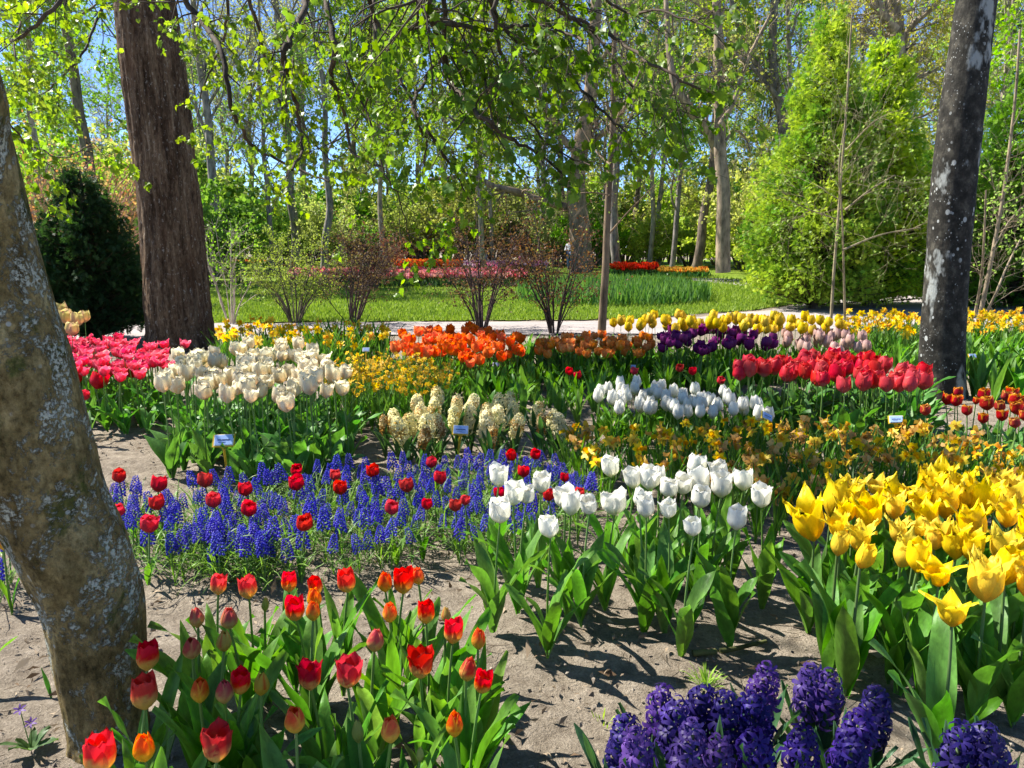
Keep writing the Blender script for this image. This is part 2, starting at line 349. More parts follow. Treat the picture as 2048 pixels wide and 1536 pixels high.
# ---------------------------------------------------------------- flower and leaf meshes
def petal_shell(mb, rng, H, R, open_, point, flare, ruffle, colf, npet=3, rot=0, k=1.0, nu=5, nv=9, belly=.42, wide=1.18, mat_=0, jit=.05):
    u = np.linspace(-1, 1, nu)[None, :]; v = np.linspace(0, 1, nv)[:, None]
    for i in range(npet):
        op = open_ * (1 + rng.normal(0, jit * 1.5)); hh = H * k * (1 + rng.normal(0, jit * .6)); fl = flare * (1 + rng.normal(0, .25))
        t = np.clip((v - belly) / (1 - belly), 0, 1); b = np.clip(v / belly, 0, 1)
        r = R * k * np.where(v < belly, .16 + .84 * np.sin(b * math.pi / 2) ** .9, 1 + (op - 1) * t ** 1.4) + R * fl * np.clip((v - .62) / .38, 0, 1) ** 2
        tip = np.where(v < belly, .42 + .58 * np.sin(b * math.pi / 2), (1 - point) * np.sqrt(np.clip(1 - t ** 2.6, 0, 1)) + point * (1 - t) ** .85)
        W = R * wide * tip; phi = np.clip(u * W / np.maximum(r, .25 * R), -1.5, 1.5)
        rr = r * (1 - .05 * np.exp(-(u / .22) ** 2) * np.sin(v * math.pi)) * (1 + .03 * np.abs(u))
        a = rot + i * 2 * math.pi / npet + rng.normal(0, .06)
        z = hh * v * (1 - .10 * np.minimum(fl, 2) * v ** 2) - .05 * hh * np.abs(u) ** 2 * v
        if ruffle:
            nz = rng.normal(0, 1, (nv, nu)) * v ** 3
            z = z + nz * ruffle * H; rr = rr + rng.normal(0, 1, (nv, nu)) * v ** 3 * ruffle * R * 1.3
        V = np.stack([rr * np.cos(phi + a), rr * np.sin(phi + a), z + 0 * u], 2).reshape(-1, 3)
        C = np.array([[colf(float(vv), float(uu), rng) for uu in u[0]] for vv in v[:, 0]]).reshape(-1, 3)
        mb.add(V, grid_faces(nu, nv), mat_, np.clip(C, 0, 1))
def tulip_mesh(name, rng, colf, aspect=1.25, open_=.75, point=.35, flare=0.0, ruffle=0.0, res=(5, 9), extra=None, wide=1.18, jit=.05, double=0):
    """a tulip flower, 1 wide and about aspect tall, its base at the origin"""
    mb = MB(); H, R = aspect, .5; s = rng.uniform(0, 6.28)
    petal_shell(mb, rng, H, R, open_, point, flare, ruffle, colf, 3, s + math.pi / 3, .93, *res, wide=wide, jit=jit)
    petal_shell(mb, rng, H, R, open_ * 1.04, point, flare * 1.15, ruffle, colf, 3, s, 1.0, *res, wide=wide, jit=jit)
    for d in range(double): petal_shell(mb, rng, H, R, open_ * .75, point, 0, ruffle, colf, 4, rng.uniform(0, 6), .8 - .15 * d, *res, wide=wide, jit=jit)
    V = np.concatenate(mb.v); w = (np.ptp(V[:, 0]) + np.ptp(V[:, 1])) / 2
    mb.v = [x / w for x in mb.v]
    a = np.linspace(0, 6.28, 7)[:-1]      # pistil
    mb.add(np.concatenate([np.stack([np.cos(a) * .045, np.sin(a) * .045, 0 * a + .05], 1), np.stack([np.cos(a) * .04, np.sin(a) * .04, 0 * a + .26], 1)]), [[i, (i + 1) % 6, 6 + (i + 1) % 6, 6 + i] for i in range(6)], 0, (.35, .42, .08))
    return mb.mesh(name, [M['petal']])
def lerp(a, b, t): return np.asarray(a) * (1 - t) + np.asarray(b) * t
def sstep(a, b, x): x = min(1, max(0, (x - a) / (b - a))); return x * x * (3 - 2 * x)
def col_base_tip(base, tip, lo, hi, edge_=None, noise_=.06):
    def f(v, u, rng):
        c = lerp(base, tip, sstep(lo, hi, v + rng.normal(0, noise_)))
        if edge_ is not None: c = lerp(c, edge_, sstep(.6, 1.0, abs(u)) * sstep(.15, .5, v))
        return c * (1 + rng.normal(0, .05))
    return f
def leaf_mesh_add(mb, rng, L, W, a0, curl, fold=.35, az=0.0, z0=0.0, r0=.004, nu=5, nv=12, mat_=0, col=((.05, .13, .035), (.03, .10, .035)), twist=0.0, peak=.38, wave=.012):
    v = np.linspace(0, 1, nv); th = a0 + curl * v ** 1.6; ds = L / (nv - 1)
    s = r0 + np.concatenate([[0], np.cumsum(np.sin((th[1:] + th[:-1]) / 2) * ds)]); z = z0 + np.concatenate([[0], np.cumsum(np.cos((th[1:] + th[:-1]) / 2) * ds)])
    w = W / 2 * np.where(v < peak, .38 + .62 * np.sin(v / peak * math.pi / 2), np.maximum(1 - ((v - peak) / (1 - peak)) ** 2.1, 0) ** .9)
    tw = twist * v; u = np.linspace(-1, 1, nu)
    nx, nz = -np.cos(th), np.sin(th)                     # leaf normal, towards the plant's axis
    f = fold * (1.3 - v) ; ph = rng.uniform(0, 6)
    wav = wave * W / .06 * np.sin(v * 9 + ph)[:, None] * u[None] * np.abs(u)[None] * v[:, None]
    off = np.abs(u)[None] ** 1.3 * (w * f)[:, None] + wav
    side = u[None] * w[:, None]
    sx = s[:, None] + (off * nx[:, None]) + side * np.sin(tw)[:, None] * nx[:, None]
    sz = z[:, None] + (off * nz[:, None]) + side * np.sin(tw)[:, None] * nz[:, None]
    sy = side * np.cos(tw)[:, None]
    V = np.stack([sx * math.cos(az) - sy * math.sin(az), sx * math.sin(az) + sy * math.cos(az), sz], 2).reshape(-1, 3)
    g = rng.uniform(); c = lerp(col[0], col[1], g); C = c[None, None] * (1.12 - .25 * v[:, None, None]) * (1 + .35 * np.abs(u)[None, :, None] ** 3 - .12 * (np.abs(u) < .1)[None, :, None])
    mb.add(V, grid_faces(nu, nv), mat_, C.reshape(-1, 3))
GREEN = ((.12, .27, .025), (.06, .18, .022)); BLUEGREEN = ((.105, .25, .045), (.06, .18, .035)); STRAP = ((.06, .17, .022), (.12, .25, .035))
def leaf_variants(name, n, rng, col=GREEN, L=(.24, .34), W=(.035, .06), a0=(.05, .4), curl=(.1, 1.5)):
    r = []
    for i in range(n):
        mb = MB(); leaf_mesh_add(mb, rng, rng.uniform(*L), rng.uniform(*W), rng.uniform(*a0), rng.uniform(*curl), rng.uniform(.2, .6), twist=rng.normal(0, .35), col=col, z0=-.01)
        r.append(mb.mesh(name, [M['leaf']]))
    return r
def foliage_variants(name, n, rng, k=3, col=GREEN, L=(.24, .36), W=(.035, .06), a0=(.05, .4), curl=(.1, 1.2), nu=3, nv=8, fold=(.2, .6), peak=.38):
    r = []
    for i in range(n):
        mb = MB(); a = rng.uniform(0, 6.28)
        for j in range(k):
            leaf_mesh_add(mb, rng, rng.uniform(*L), rng.uniform(*W), rng.uniform(*a0), rng.uniform(*curl), rng.uniform(*fold), az=a + j * 2.4 + rng.normal(0, .3), z0=-.01 + .02 * (j % 3), nu=nu, nv=nv, twist=rng.normal(0, .3), col=col, peak=peak)
        r.append(mb.mesh(name, [M['leaf']]))
    return r
def stem_variants(n, rng, r0=.0045, r1=.0032, bend=.035, col=(.13, .24, .05), hook=0):
    res = []
    for i in range(n):
        b = rng.uniform(-bend, bend); t = np.linspace(0, 1, 7); P = np.stack([b * t ** 2, .3 * rng.uniform(-bend, bend) * np.sin(t * math.pi), t * 1.012 - .012], 1)
        mb = MB(); tubes(mb, P[None], np.linspace(r0, r1, 7)[None], 6, 0, col); res.append((mb.mesh('stem', [M['stem']]), b))
    return res
rg = np.random.default_rng(11)
STEMS, STEMS_THIN, STEMS_BROWN = stem_variants(6, rg), stem_variants(5, rg, .003, .0025, .03, (.10, .2, .05)), stem_variants(5, rg, .005, .004, .03, (.10, .17, .05))
LEAVES = leaf_variants('leaf', 12, rg, ((.13, .28, .03), (.07, .20, .026)), (.24, .36), (.032, .052), (.05, .38), (.1, 1.0)); LEAVES_BIG = leaf_variants('leaf', 8, rg, ((.145, .30, .035), (.08, .22, .03)), (.24, .36), (.045, .068), (.05, .45), (.1, 1.1))
FOL = foliage_variants('foliage', 8, rg, 4); FOL_BIG = foliage_variants('foliage', 6, rg, 4, BLUEGREEN, (.25, .36), (.05, .085), (.15, .5), (.2, 1.3))
FOL_STRAP = foliage_variants('foliage', 6, rg, 9, STRAP, (.22, .36), (.009, .015), (.02, .32), (.05, .9), 3, 6, (.1, .3), .5)
FOL_GRASS = foliage_variants('foliage', 7, rg, 13, ((.13, .24, .035), (.07, .16, .03)), (.16, .28), (.004, .006), (.15, .9), (.4, 1.9), 2, 7, (0, .05), .5)
FOL_HYA = foliage_variants('foliage', 6, rg, 6, ((.035, .095, .035), (.055, .13, .045)), (.20, .29), (.022, .034), (.12, .5), (.1, .7), 4, 8, (.4, .7), .6)

KIND_RNG = np.random.default_rng(23)
def family(n, fn): return [fn(KIND_RNG) for i in range(n)]
def place_tulip(name, cat, px, py, wpx, z, flower, leaves=0, fol=None, stem=None, rng=RNG, tilt=.1, group=None, fname='flower', leafset=None, fol_h=None, spin=None, xy=None, asp=1.25, lsc=1.0):
    """a tulip whose flower's middle shows at the pixel and stands z above the ground; xy gives the spot instead of the pixel"""
    if xy is None: p = at_z(px, py, z)
    else: p = np.array((xy[0], xy[1], z))
    w = wpx * slant(p) / FPX if xy is None else wpx
    sm, b = (stem or STEMS)[rng.integers(len(stem or STEMS))]
    rz = rng.uniform(0, 6.28); h = z - .5 * asp * w
    root = empty(name, (p[0] - b * math.cos(rz), p[1] - b * math.sin(rz), 0), rz, cat=cat, group=group)
    put(fname, flower, root, (b, 0, h), (rng.normal(0, tilt), rng.normal(0, tilt) + b * 1.2, rng.uniform(0, 6.28) if spin is None else spin), w)
    put('stem', sm, root, (0, 0, 0), (0, 0, 0), (1, 1, h + .004))
    if fol: put('foliage', fol[rng.integers(len(fol))], root, (0, 0, 0), (0, 0, rng.uniform(0, 6.28)), (fol_h or h / .40) * rng.uniform(.85, 1.1))
    a = rng.uniform(0, 6.28); ls = leafset or LEAVES
    for i in range(leaves):
        put('leaf', ls[rng.integers(len(ls))], root, (0, 0, .015 * i), (0, 0, a + i * 2.3 + rng.normal(0, .4)), h / .36 * rng.uniform(.75, 1.1) * lsc)
    q = pix(p); return root, q[0], p[1]

# ---------------------------------------------------------------- big trees near the camera
def displaced_trunk(name, pts, radii, m, sides=36, rings=70, amp=.05, seed=0, buttress=0.0, ridge=0.0, parent=None, tilt_end=None):
    P = spline(pts, rings); R = np.interp(np.linspace(0, 1, rings), np.linspace(0, 1, len(radii)), radii)
    mb = MB(); tubes(mb, P[None], R[None], sides)
    V = mb.v[0].reshape(rings, sides, 3); a = np.arange(sides) / sides; s = np.linspace(0, 1, rings)
    A, Sg = np.meshgrid(a, s); L = np.linalg.norm(np.diff(P, axis=0), axis=1).sum()
    n = .3 * (vnoise(np.cos(A * 6.28) * 13 + 29, Sg * L * 13 + np.sin(A * 6.28) * 13, seed + 6) - .5) + .6 * (vnoise(np.cos(A * 6.28) * 1.6 + 9, Sg * L * 1.5 + np.sin(A * 6.28) * 1.6, seed) - .5) + .4 * (vnoise(np.cos(A * 6.28) * 5 + 9, Sg * L * 5 + np.sin(A * 6.28) * 5, seed + 1) - .5)
    if ridge: n = n + ridge * (vnoise(A * sides * .9, Sg * L * 1.8, seed + 3) - .5)
    k = 1 + amp * 2 * n + buttress * np.exp(-Sg * L / .25) * (.55 + .45 * np.sin(A * 6.28 * 5 + seed))
    V = P[:, None] + (V - P[:, None]) * k[..., None]; mb.v[0] = V.reshape(-1, 3)
    return P, R, mb.mesh(name, [m])
def grow(rng, P, R, n, t=(.2, 1), L=(.5, 1), ang=(.5, 1.1), up=0.0, grav=0.0, wig=.15, k=5, rr=.55, taper=.25, rmin=.002):
    """n children on each parent polyline: (n*parents, k, 3), radii"""
    N, K, _ = P.shape; T = rng.uniform(*t, (N, n)); f = T * (K - 1); i = np.minimum(f.astype(int), K - 2); w = (f - i)[..., None]
    r = np.arange(N)[:, None]; O = P[r, i] * (1 - w) + P[r, i + 1] * w; D = norm(P[r, i + 1] - P[r, i]); r0 = R[r, i] * rr * rng.uniform(.6, 1, (N, n))
    O, D, r0 = O.reshape(-1, 3), D.reshape(-1, 3), np.maximum(r0.reshape(-1), rmin)
    side = rng.normal(size=D.shape); side = norm(side - (side * D).sum(1, keepdims=True) * D); a = rng.uniform(*ang, len(D))[:, None]
    d = norm(D * np.cos(a) + side * np.sin(a) + np.array((0, 0, up))); l = rng.uniform(*L, len(D))[:, None] * (1.15 - .5 * T.reshape(-1, 1))
    Q = [O]
    for j in range(1, k):
        d = norm(d + rng.normal(0, wig, d.shape) + np.array((0, 0, -grav * j / k))); Q.append(Q[-1] + d * l / (k - 1))
    return np.stack(Q, 1), r0[:, None] * np.linspace(1, taper, k)[None]
# a broad young leaf: stalk end at the origin, blade along +y, folded and drooping
def broad_leaf():
    h = [(.20, -.07), (.42, .04), (.37, .22), (.54, .44), (.33, .55), (.27, .80), (.13, .82)]
    o = [(0, 0)] + h + [(0, 1.08)] + [(-x, y) for x, y in h[::-1]]
    V = [(0, .4, -.06)] + [(x, y, .30 * abs(x) - .30 * y * y + .05 * math.sin(9 * x + 7 * y)) for x, y in o]; n = len(o)
    return np.array(V), np.array([[0, 1 + i, 1 + (i + 1) % n] for i in range(n)])
BLV, BLF = broad_leaf()
def hang_leaves(mb, rng, P, per, size, cols, mat_, t=(.25, 1), droop=.6, spread=.75):
    """young leaves in loose bunches along twigs P (n,k,3)"""
    n, K, _ = P.shape; T = rng.uniform(*t, (n, per)) ** .6; f = T * (K - 1); i = np.minimum(f.astype(int), K - 2); w = (f - i)[..., None]; r = np.arange(n)[:, None]
    O = (P[r, i] * (1 - w) + P[r, i + 1] * w).reshape(-1, 3); k = len(O)
    D = norm(P[r, i + 1] - P[r, i]).reshape(-1, 3) * .35 + norm(rng.normal(size=(k, 3))) * spread + np.array((0, 0, -droop))
    up = norm(rng.normal(0, .8, (k, 3)) + TOSUNV * .6)
    Fm = frames(D, rng, side=norm(np.cross(norm(D), up))); s = rng.uniform(*size, k) * rng.choice([.55, .8, 1, 1], k)
    g = rng.uniform(0, 1, (k, 1)); c = (np.array(cols[0]) * (1 - g) + np.array(cols[1]) * g) * rng.uniform(.65, 1.15, (k, 1))
    mb.inst(BLV, BLF, Fm * s[:, None, None], O + D * .015, mat_, c)
TOSUNV = np.array(TOSUN)
WOOD = (.075, .058, .042)

# leaning lichen covered tree in front
def tree_leaning():
    rng = np.random.default_rng(41)
    px = [(222, 1600, 1.86, 200), (222, 1500, 1.87, 158), (216, 1440, 1.88, 152), (203, 1330, 1.90, 172), (182, 1200, 1.90, 194), (146, 1100, 1.88, 212), (98, 1000, 1.86, 222), (62, 900, 1.83, 236), (8, 720, 1.80, 246), (-38, 560, 1.77, 236), (-98, 300, 1.70, 226), (-160, 60, 1.62, 220)]
    root = empty('lichen_tree', (*at_y(222, 1500, 1.87)[:2], 0), label='leaning tree with lichen covered bark in front of the grape hyacinths', cat='tree'); o = np.array(root.location)
    pts, rad = [], []
    for x, y, d, w in px:
        p = at_y(x, y, d); pts.append(p - o); rad.append(w * slant(p) / FPX / 2 * .96)
    top = pts[-1]; pts += [top + (-.25, -.05, .8), top + (-.4, .1, 1.8)]; rad += [.13, .12]
    P, R, me = displaced_trunk('trunk', pts, rad, M['bark_lichen'], 96, 300, .06, 3, .12)
    put('trunk', me, root)
    a = P[-1]
    lim = np.stack([spline([a + (0, 0, -.3), a + (dx * .3, dy * .3, .7), a + (dx, dy, 1.5)], 8) for dx, dy in ((-1.6, .8), (-1.5, 2.4), (-.6, 2.2))]); lr = np.linspace(.07, .02, 8)[None].repeat(3, 0)
    P1, R1 = grow(rng, lim, lr, 9, (.3, 1), (.6, 1.3), (.4, 1.0), .1, .02, .15); P2, R2 = grow(rng, P1, R1, 5, (.2, 1), (.25, .6), (.4, 1.0), 0, .1)
    mb = MB(); tubes(mb, lim, lr, 7, 0, WOOD); tubes(mb, P1, R1, 4, 0, WOOD); tubes(mb, P2, R2, 3, 0, WOOD)
    cr = put('crown', mb.mesh('crown', [M['bark']]), root)
    mb = MB(); hang_leaves(mb, rng, P2, 1, (.04, .07), ((.07, .2, .015), (.13, .28, .025)), 0); put('foliage', mb.mesh('foliage', [M['tree_leaf']]), cr)
tree_leaning()

# big brown tree with the boughs that hang across the view
def tree_brown():
    rng = np.random.default_rng(42); Y0 = 9.9
    px = [(362, 705, 150), (362, 688, 138), (361, 660, 126), (355, 600, 122), (347, 500, 119), (338, 400, 117), (327, 300, 117), (315, 200, 119), (302, 100, 121), (290, 0, 112), (276, -110, 112)]
    b0 = at_y(362, 688, Y0); root = empty('brown_tree', (b0[0], Y0, 0), label='large tree with straight ridged brown trunk and boughs of fresh green leaves', cat='tree'); o = np.array((b0[0], Y0, 0.0))
    pts, rad = [], []
    for x, y, w in px:
        p = at_y(x, y, Y0); pts.append(p - o); rad.append(w * slant(p) / FPX / 2)
    pts += [pts[-1] + (-.2, 0, 2), pts[-1] + (-.3, 0, 4.5)]; rad += [.30, .2]
    P, R, me = displaced_trunk('trunk', pts, rad, M['bark_ridged'], 150, 220, .034, 8, .16, 1.1); put('trunk', me, root)
    tw = lambda z: np.array((np.interp(z, P[:, 2], P[:, 0]), np.interp(z, P[:, 2], P[:, 1]), z))
    B = [  # pixels along each hanging bough, its distance, its thickness, sun and shade painted into its leaf colour (0 sunny .. 1 shaded), twigs
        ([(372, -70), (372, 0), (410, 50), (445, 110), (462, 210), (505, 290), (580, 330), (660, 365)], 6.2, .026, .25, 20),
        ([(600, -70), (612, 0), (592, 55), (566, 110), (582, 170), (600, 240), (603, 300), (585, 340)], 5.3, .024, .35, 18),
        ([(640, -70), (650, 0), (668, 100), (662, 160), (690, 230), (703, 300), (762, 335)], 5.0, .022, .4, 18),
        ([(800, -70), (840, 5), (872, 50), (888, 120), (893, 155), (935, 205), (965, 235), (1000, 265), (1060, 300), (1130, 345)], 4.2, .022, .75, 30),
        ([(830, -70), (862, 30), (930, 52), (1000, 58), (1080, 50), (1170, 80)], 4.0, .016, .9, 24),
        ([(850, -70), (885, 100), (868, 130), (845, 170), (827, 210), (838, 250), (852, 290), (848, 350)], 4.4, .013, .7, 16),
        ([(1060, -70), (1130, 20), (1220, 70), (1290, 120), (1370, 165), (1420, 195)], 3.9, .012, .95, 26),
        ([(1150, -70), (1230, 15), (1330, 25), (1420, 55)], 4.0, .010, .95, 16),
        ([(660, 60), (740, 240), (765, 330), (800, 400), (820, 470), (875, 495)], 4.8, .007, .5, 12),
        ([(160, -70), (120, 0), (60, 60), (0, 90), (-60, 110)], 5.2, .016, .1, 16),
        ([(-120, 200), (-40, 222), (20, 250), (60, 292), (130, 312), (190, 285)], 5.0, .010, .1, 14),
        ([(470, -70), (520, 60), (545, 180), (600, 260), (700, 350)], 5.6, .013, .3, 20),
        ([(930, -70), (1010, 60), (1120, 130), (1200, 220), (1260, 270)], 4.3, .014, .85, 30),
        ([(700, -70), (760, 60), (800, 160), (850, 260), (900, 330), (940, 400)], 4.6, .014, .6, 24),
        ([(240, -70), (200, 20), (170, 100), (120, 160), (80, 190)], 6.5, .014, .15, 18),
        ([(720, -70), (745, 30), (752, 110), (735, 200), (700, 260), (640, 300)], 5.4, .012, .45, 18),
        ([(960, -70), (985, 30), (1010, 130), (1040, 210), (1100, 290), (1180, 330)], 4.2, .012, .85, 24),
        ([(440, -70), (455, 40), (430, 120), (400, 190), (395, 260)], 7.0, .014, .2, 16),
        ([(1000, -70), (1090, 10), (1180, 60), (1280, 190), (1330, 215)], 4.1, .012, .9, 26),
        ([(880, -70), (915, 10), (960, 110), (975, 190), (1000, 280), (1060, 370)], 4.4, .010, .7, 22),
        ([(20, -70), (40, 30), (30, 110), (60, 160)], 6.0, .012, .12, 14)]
    sun_c, shade_c = ((.14, .27, .014), (.29, .40, .025)), ((.06, .15, .012), (.145, .26, .02))  # sunlit and shaded greens of the same leaves, shade put into the colour
    for j, (pl, d, r, tone, nt) in enumerate(B):
        seg = [at_y(x, y, d + .35 * math.sin(i * 1.3 + j)) - o for i, (x, y) in enumerate(pl)]
        if pl[0][1] <= 0:
            t0 = tw(5.2 + .13 * j); mid = (t0 + seg[0]) / 2 + np.array((0, 0, .35)); pre = [t0, t0 * .7 + mid * .3 + (0, 0, .25), mid, mid * .45 + seg[0] * .55 + (0, 0, .18)]
            rr0 = [r * 2.6, r * 2.3, r * 1.9, r * 1.5]
        else:
            pre, rr0 = [], []
        n = len(pre) + len(seg); Pm = spline(pre + seg, n * 5); Rm = np.interp(np.linspace(0, 1, n * 5), np.linspace(0, 1, n), rr0 + list(np.linspace(r, r * .32, len(seg))))
        Pm = Pm + rng.normal(0, .006, Pm.shape); vis = Pm[(len(pre) * 5 if pre else 0):]; rv = Rm[-len(vis):]
        K = len(vis); a, ra = grow(rng, vis[None], rv[None], nt, (.0, 1), (.22, .62), (.4, 1.2), -.05, .16, .16, 6, .42, .4, .0028)
        b, rb = grow(rng, a, ra, 4, (.25, 1), (.08, .26), (.4, 1.1), -.05, .22, .2, 4, .6, .5, .0016)
        mb = MB(); tubes(mb, Pm[None], Rm[None], 9, 0, WOOD); tubes(mb, a, ra, 5, 0, WOOD); tubes(mb, b, rb, 3, 0, WOOD)
        bo = put('bough', mb.mesh('bough', [M['bark']]), root)
        c0, c1 = (lerp(sun_c[0], shade_c[0], tone), lerp(sun_c[1], shade_c[1], tone))
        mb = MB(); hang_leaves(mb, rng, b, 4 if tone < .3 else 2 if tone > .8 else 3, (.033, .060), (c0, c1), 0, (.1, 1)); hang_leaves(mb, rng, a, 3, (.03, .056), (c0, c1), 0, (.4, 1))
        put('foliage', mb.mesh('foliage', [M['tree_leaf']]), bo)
tree_brown()

def tree_right():
    rng = np.random.default_rng(43); Y0 = 6.65
    px = [(1884, 830, 112), (1884, 800, 96), (1884, 770, 87), (1884, 700, 83), (1890, 600, 80), (1897, 500, 79), (1904, 400, 82), (1914, 300, 83), (1926, 200, 81), (1940, 100, 77), (1953, 0, 73), (1968, -100, 72)]
    b0 = at_y(1884, 792, Y0); root = empty('spotted_tree', (b0[0], Y0, 0), label='dark trunk with white lichen spots behind the coral tulips', cat='tree'); o = np.array((b0[0], Y0, 0.0))
    pts, rad = [], []
    for x, y, w in px:
        p = at_y(x, y, Y0); pts.append(p - o); rad.append(w * slant(p) / FPX / 2)
    pts += [pts[-1] + (.12, 0, 1.2), pts[-1] + (.2, .1, 3)]; rad += [.15, .10]
    P, R, me = displaced_trunk('trunk', pts, rad, M['bark_spotted'], 40, 120, .025, 15, .12); put('trunk', me, root)
    a = P[-1]
    ang = np.linspace(0, 6.28, 9)[:-1] + .3
    lim = np.stack([spline([a + (0, 0, -.7 - .12 * i), a + (math.cos(t) * .9, math.sin(t) * .9, .0), a + (math.cos(t) * 2.6, math.sin(t) * 2.6, .5)], 8) for i, t in enumerate(ang)]); lr = np.linspace(.06, .015, 8)[None].repeat(8, 0)
    P1, R1 = grow(rng, lim, lr, 9, (.3, 1), (.6, 1.3), (.4, 1.0), .1, .05, .15); P2, R2 = grow(rng, P1, R1, 5, (.2, 1), (.25, .6), (.4, 1.0), 0, .1)
    mb = MB(); tubes(mb, lim, lr, 7, 0, WOOD); tubes(mb, P1, R1, 4, 0, WOOD); tubes(mb, P2, R2, 3, 0, WOOD)
    cr = put('crown', mb.mesh('crown', [M['bark']]), root)
    mb = MB(); hang_leaves(mb, rng, P2, 5, (.06, .1), ((.07, .2, .015), (.13, .28, .025)), 0); put('foliage', mb.mesh('foliage', [M['tree_leaf']]), cr)
tree_right()

# ---------------------------------------------------------------- trees and shrubs of the background
CARD_V = np.array([(0, 0, 0), (.42, .5, .10), (0, 1, -.05), (-.42, .5, .10)]); CARD_F = np.array([[0, 1, 2, 3]])
def cards(mb, rng, O, size, cols, mat_=0, droop=0.0, dirs=None):
    k = len(O); D = rng.normal(size=(k, 3)) + np.array((0, 0, -droop)) if dirs is None else dirs + rng.normal(0, .4, (k, 3))
    s = rng.uniform(*size, k); g = rng.uniform(0, 1, (k, 1)) ; c = np.array(cols[0]) * (1 - g) + np.array(cols[1]) * g
    mb.inst(CARD_V, CARD_F, frames(D, rng) * s[:, None, None], O, mat_, c)
def along(rng, P, n, t=(.3, 1)):
    N, K, _ = P.shape; T = rng.uniform(*t, (N, n)) * (K - 1); i = np.minimum(T.astype(int), K - 2); w = (T - i)[..., None]; r = np.arange(N)[:, None]
    return (P[r, i] * (1 - w) + P[r, i + 1] * w).reshape(-1, 3)
def bare_tree(seed, H=17, r=.2, wood=(.22, .19, .16), leaf=None, nleaf=2, first=.3, lean=.03, spread=.9, n1=16, twig=.008, ls=(.07, .14)):
    rng = np.random.default_rng(seed); k = 12; t = np.linspace(0, 1, k)
    tr = np.cumsum(np.concatenate([[[0, 0, -.1]], np.stack([rng.normal(0, lean, k - 1) * H / k * 3, rng.normal(0, lean, k - 1) * H / k * 3, np.full(k - 1, H / (k - 1))], 1)]), 0); tr = spline(tr, 26)
    R = r * (1 - t * .85) ** .9; R = np.interp(np.linspace(0, 1, 26), t, R); R[0] *= 1.3
    mb = MB(); tubes(mb, tr[None], R[None], 9, 0, wood); trunk = mb.mesh('trunk', [M['bark']])
    P1, R1 = grow(rng, tr[None], R[None], n1, (first, .98), (H * .16 * spread, H * .34 * spread), (.5, 1.15), .25, -.1, .12, 7, .55, .2, .02)
    P2, R2 = grow(rng, P1, R1, 8, (.2, 1), (H * .06, H * .14), (.4, 1.0), .15, -.05, .16, 6, .6, .25, twig * 1.6)
    P3, R3 = grow(rng, P2, R2, 6, (.2, 1), (H * .03, H * .075), (.4, 1.1), .1, 0, .18, 4, .6, .4, twig)
    P4, R4 = grow(rng, P3, R3, 3, (.2, 1), (H * .015, H * .045), (.4, 1.1), .05, 0, .2, 3, .7, .5, twig * .75)
    mb = MB(); lw = tuple(np.array(wood) * 1.15)
    tubes(mb, P1, R1, 5, 0, wood); tubes(mb, P2, R2, 4, 0, wood); tubes(mb, P3, R3, 3, 0, lw); tubes(mb, P4, R4, 3, 0, lw)
    if leaf: cards(mb, rng, along(rng, P4, nleaf, (.3, 1)), ls, leaf, 1)
    return trunk, mb.mesh('crown', [M['bark'], M['shrub_leaf']])
YG, YELLOW, FRESH, BUDS = ((.24, .34, .02), (.42, .50, .05)), ((.42, .38, .02), (.58, .52, .05)), ((.14, .31, .018), (.28, .44, .04)), ((.30, .29, .09), (.38, .42, .10))
PALE, GREY, BROWN = (.30, .26, .21), (.21, .19, .17), (.15, .12, .09)
TREES = [bare_tree(101, 18, .22, GREY, FRESH, 4, ls=(.09, .18)), bare_tree(102, 16, .17, PALE, YG, 4, .25, ls=(.09, .18)), bare_tree(103, 20, .24, GREY, BUDS, 2), bare_tree(104, 15, .15, PALE, FRESH, 4, .2, ls=(.09, .18)), bare_tree(105, 17, .26, BROWN, YG, 4, .3, .04, ls=(.09, .18)), bare_tree(106, 14, .12, GREY, FRESH, 3, .18, .03, .7)]
def plant_tree(k, x, y, s, rz, label, name='bare_tree', group='slender trees beyond the lawn'):
    t = empty(name, (x, y, 0), rz, label=label, cat='tree', group=group); put('trunk', TREES[k][0], t, sc=s); put('crown', TREES[k][1], t, sc=s)
rng = np.random.default_rng(55)
# trees one can tell apart: pixel of the trunk, distance, which, scale
NAMED = [(86, 24, 3, .8, 'pale thin tree with fresh yellow green leaves behind the dark yew'), (198, 30, 4, 1.0, 'thick grey brown trunk with leafy growth close behind the brown tree'),
         (425, 33, 2, .9, 'tall grey leafless tree beside the big brown trunk'), (540, 37, 5, 1.1, 'straight grey tree seen through the hanging boughs'), (648, 42, 0, 1.0, 'grey tree above the copper coloured shrub'),
         (970, 34, 1, .75, 'pale trunk of medium height behind the seated visitors'), (1236, 40, 2, 1.0, 'grey trunk close behind the young tree by the path'), (1345, 38, 5, 1.2, 'slim grey tree next to the forked tree'),
         (1392, 36, 4, .9, 'ivy brown leaning trunk just beside the forked tree'), (1556, 40, 0, 1.0, 'bare grey tree rising behind the golden conifer top'), (1985, 30, 1, 1.1, 'pale tree with yellow green buds beside the dark spotted trunk'), (2040, 26, 3, 1.0, 'pale leafy tree at the edge beyond the daffodils'),
         (1300, 46, 3, 1.1, 'leafy green tree far behind the red tulip bed'), (760, 48, 1, 1.1, 'pale tree far behind the pink tulip bed'), (300, 44, 0, 1.1, 'bare tree mostly hidden by the big brown trunk')]
for px, d, k, s, lab in NAMED: plant_tree(k, at_y(px, 492, d)[0], d, s, rng.uniform(0, 6.28), lab)
